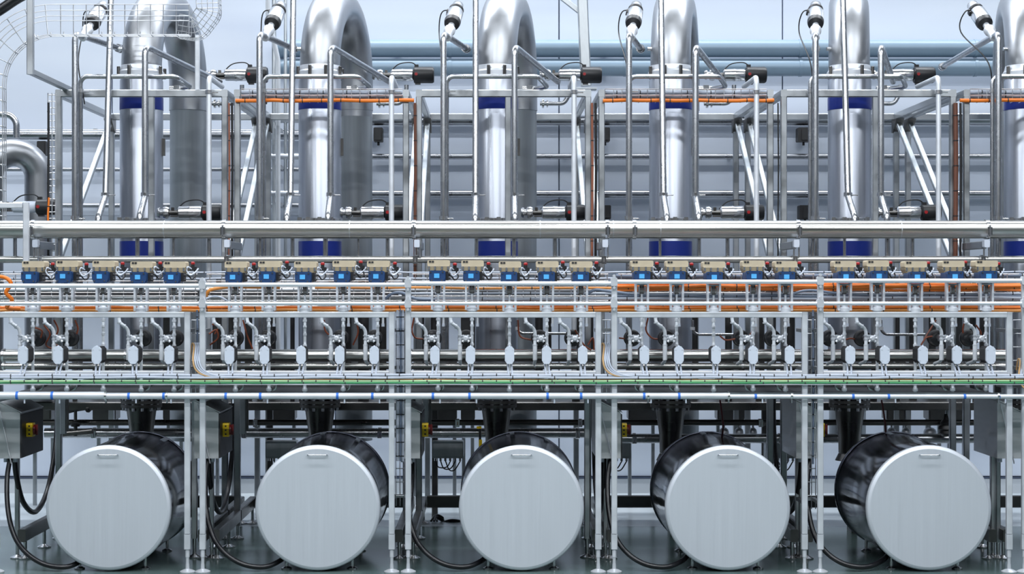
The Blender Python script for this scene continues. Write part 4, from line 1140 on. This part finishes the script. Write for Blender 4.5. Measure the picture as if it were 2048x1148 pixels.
for k, px in enumerate([533, 865, 1197, 1529]):
    c = W(px + 31, 898, 2.3)
    t = thing('terminal_box', 'dark terminal box with cable glands behind the %s gap between drums' % ORD[k], 'junction box', c - Z_ * .08, 'terminal boxes')
    part(MB().rbox(c, (L(62, 2.3), .12, L(34, 2.3)), .008), 'body', FRAMEM, t)
    part(MB().rbox(c - Y_ * .065, (L(58, 2.3), .012, L(26, 2.3)), .006), 'lid', GALV, t)
    for j in range(6):
        part(MB().cyl(c + Vector((-.09 + j * .036, -.03, -.06)), c + Vector((-.09 + j * .036, -.03, -.085)), .01, 8), 'cable_gland', CHROME, t)
    m = MB()
    for j in range(3):
        m.tube(smooth_path([c + Vector((-.09 + j * .036, -.03, -.085)), c + Vector((-.07 + j * .04, -.03, -.13 - .01 * j)), c + Vector((-.01 + j * .03, -.03, -.13 - .01 * j)), c + Vector((.02 + j * .036, -.03, -.085))]), .005, 6)
    part(m, 'cable_loops', BLACK, t)
    part(MB().beam((c.x - .10, c.y + .08, .0), (c.x - .10, c.y + .08, c.z + .3), .045), 'stand_post', DARK, t)
# steel pots on the rear pipes
for k, (px, w) in enumerate([(1448, 20), (1478, 18), (1506, 16), (1783, 18), (1812, 18), (1860, 26)]):
    c = W(px, 864, 2.22); r = L(w, 2.22) / 2
    t = thing('steel_pot', 'rounded shiny steel pot behind the %s, number %s' % (DRUM[3 if k < 3 else 4], ['one', 'two', 'three', 'one', 'two', 'three'][k]), 'pot', c - Z_ * .05, 'steel pots behind the drums')
    part(MB().lathe(c - Z_ * .04, Z_, [(0, r * .9), (.015, r), (.04, r), (.058, r * .85), (.070, r * .5), (.074, .005)], 22), 'body', SATIN, t)
    part(MB().cyl(c + Z_ * .03, c + Z_ * .05, .008, 8), 'vent', CHROME, t)
# hand valves
t = thing('hand_valve', 'black lever valve with ball grip left behind the leftmost drum', 'valve', W(150, 840, 1.9))
part(MB().tube([W(120, 828, 1.9), W(152, 820, 1.9), W(180, 816, 1.9)], .012, 10), 'lever', BLACK, t)
part(MB().lathe(W(170, 818, 1.9), X_, [(0, .01), (.012, .024), (.03, .026), (.045, .012)], 14).cyl(W(165, 806, 1.9), W(166, 818, 1.9), .006, 8), 'grip', BLACK, t)
part(MB().cyl(W(151, 842, 1.9), W(151, 822, 1.9), .012, 10), 'stem', DARK, t)
t = thing('hand_valve', 'black handwheel valve on the pipe left behind the leftmost drum', 'valve', W(151, 870, 1.95))
part(MB().lathe(W(151, 853, 1.95), Z_, [(0, .03), (.01, .036), (.02, .036), (.028, .015)], 16), 'handwheel', BLACK, t)
part(MB().cyl(W(151, 872, 1.95), W(151, 852, 1.95), .014, 10), 'stem', DARK, t)
part(MB().tube([W(120, 868, 1.95), W(185, 862, 1.95)], .022, 14), 'body', DARK, t)
t = thing('hand_valve', 'black knobbly valve with diagonal stay above the rightmost drum', 'valve', W(1892, 872, 2.0))
part(MB().lathe(W(1892, 872, 2.0), Z_, [(0, .03), (.02, .05), (.04, .045), (.05, .055), (.07, .05), (.08, .04), (.10, .042), (.12, .02), (.16, .015)], 18), 'body', BLACK, t)
part(MB().tube([W(1894, 835, 2.0), W(1896, 790, 2.0)], .014, 10), 'stem', FRAMEM, t)
part(MB().tube([W(1898, 812, 2.0), W(1912, 830, 2.0)], .006, 8), 'stay', DARK, t)
t = thing('hand_valve', 'small yellow-handled valve left of the middle column reducer', 'valve', W(958, 890, 1.9))
part(MB().rbox(W(958, 855, 1.9), (.035, .02, .016), .004), 'handle', YELLOW, t)
part(MB().rbox(W(961, 886, 1.9), (.022, .02, .05), .005), 'tag', YELLOW, t)
part(MB().cyl(W(960, 895, 1.9), W(960, 852, 1.9), .009, 8), 'stem', DARK, t)
# dark slanting pipes just above the manifold
k = 0
for b_i in range(5):
    for j in (0, 1, 3, 4):
        px = STEMS[b_i][j]
        s = 1 if px < 980 else -1
        a = W(px + 4 * s, 778, .17); b_ = a + Vector((.0, .75, .045))
        t = thing('branch_pipe', 'dark branch pipe running back from the union, %s of four above the %s' % (['first', 'second', '', 'third', 'fourth'][j], DRUM[b_i]), 'pipe', a - Z_ * .02, 'dark branch pipes')
        part(MB().tube([a + Y_ * .0, a + Y_ * .05, b_], .014, 10), 'pipe_run', DARK, t)
        part(MB().cyl(a + Vector((0, .12, .004)), a + Vector((0, .15, .006)), .022, 12), 'flange', CHROME, t)
# cable heap on the floor near the wall
for k in range(3):
    solo(MB().tube(smooth_path([W(862 + 6 * k, 1042, 2.0), W(872, 1030 + 3 * k, 2.1), W(886, 1036 + 3 * k, 2.15), W(880 + 8 * k, 1046, 2.2), W(905, 1040 + 2 * k, 2.1), W(940, 1046 - k, 2.2)]), .008, 8), 'floor_cable',
         'black cable lying on the floor left of the middle drum, %s strand' % ORD[k], 'cable', RUBBER, 'cables on the floor')
# dark red wires
for k, (pts, lab) in enumerate([([(1440, 800), (1446, 850), (1443, 880)], 'thin dark red wire above the fourth drum'), ([(1763, 800), (1768, 830), (1772, 868)], 'thin dark red wire above the rightmost drum')]):
    solo(MB().tube(smooth_path([W(x, y, .9) for x, y in pts]), .006, 7), 'red_wire', lab, 'cable', DKRED, 'dark red wires')

# light inner posts standing in the gaps between bays
for k, px in enumerate([389, 1174, 1596, 1986]):
    x = W(px, 0, .55).x
    t = thing('gap_post', 'light inner square post standing in the gap beside the %s' % ['leftmost drum', 'middle drum', 'fourth drum', 'rightmost drum'][k], 'post', Vector((x, .55, 0)), 'inner gap posts')
    part(MB().beam((x, .55, .12), (x, .55, 1.02), .035), 'post', GALV, t)
    foot(t, x, .55, .13)
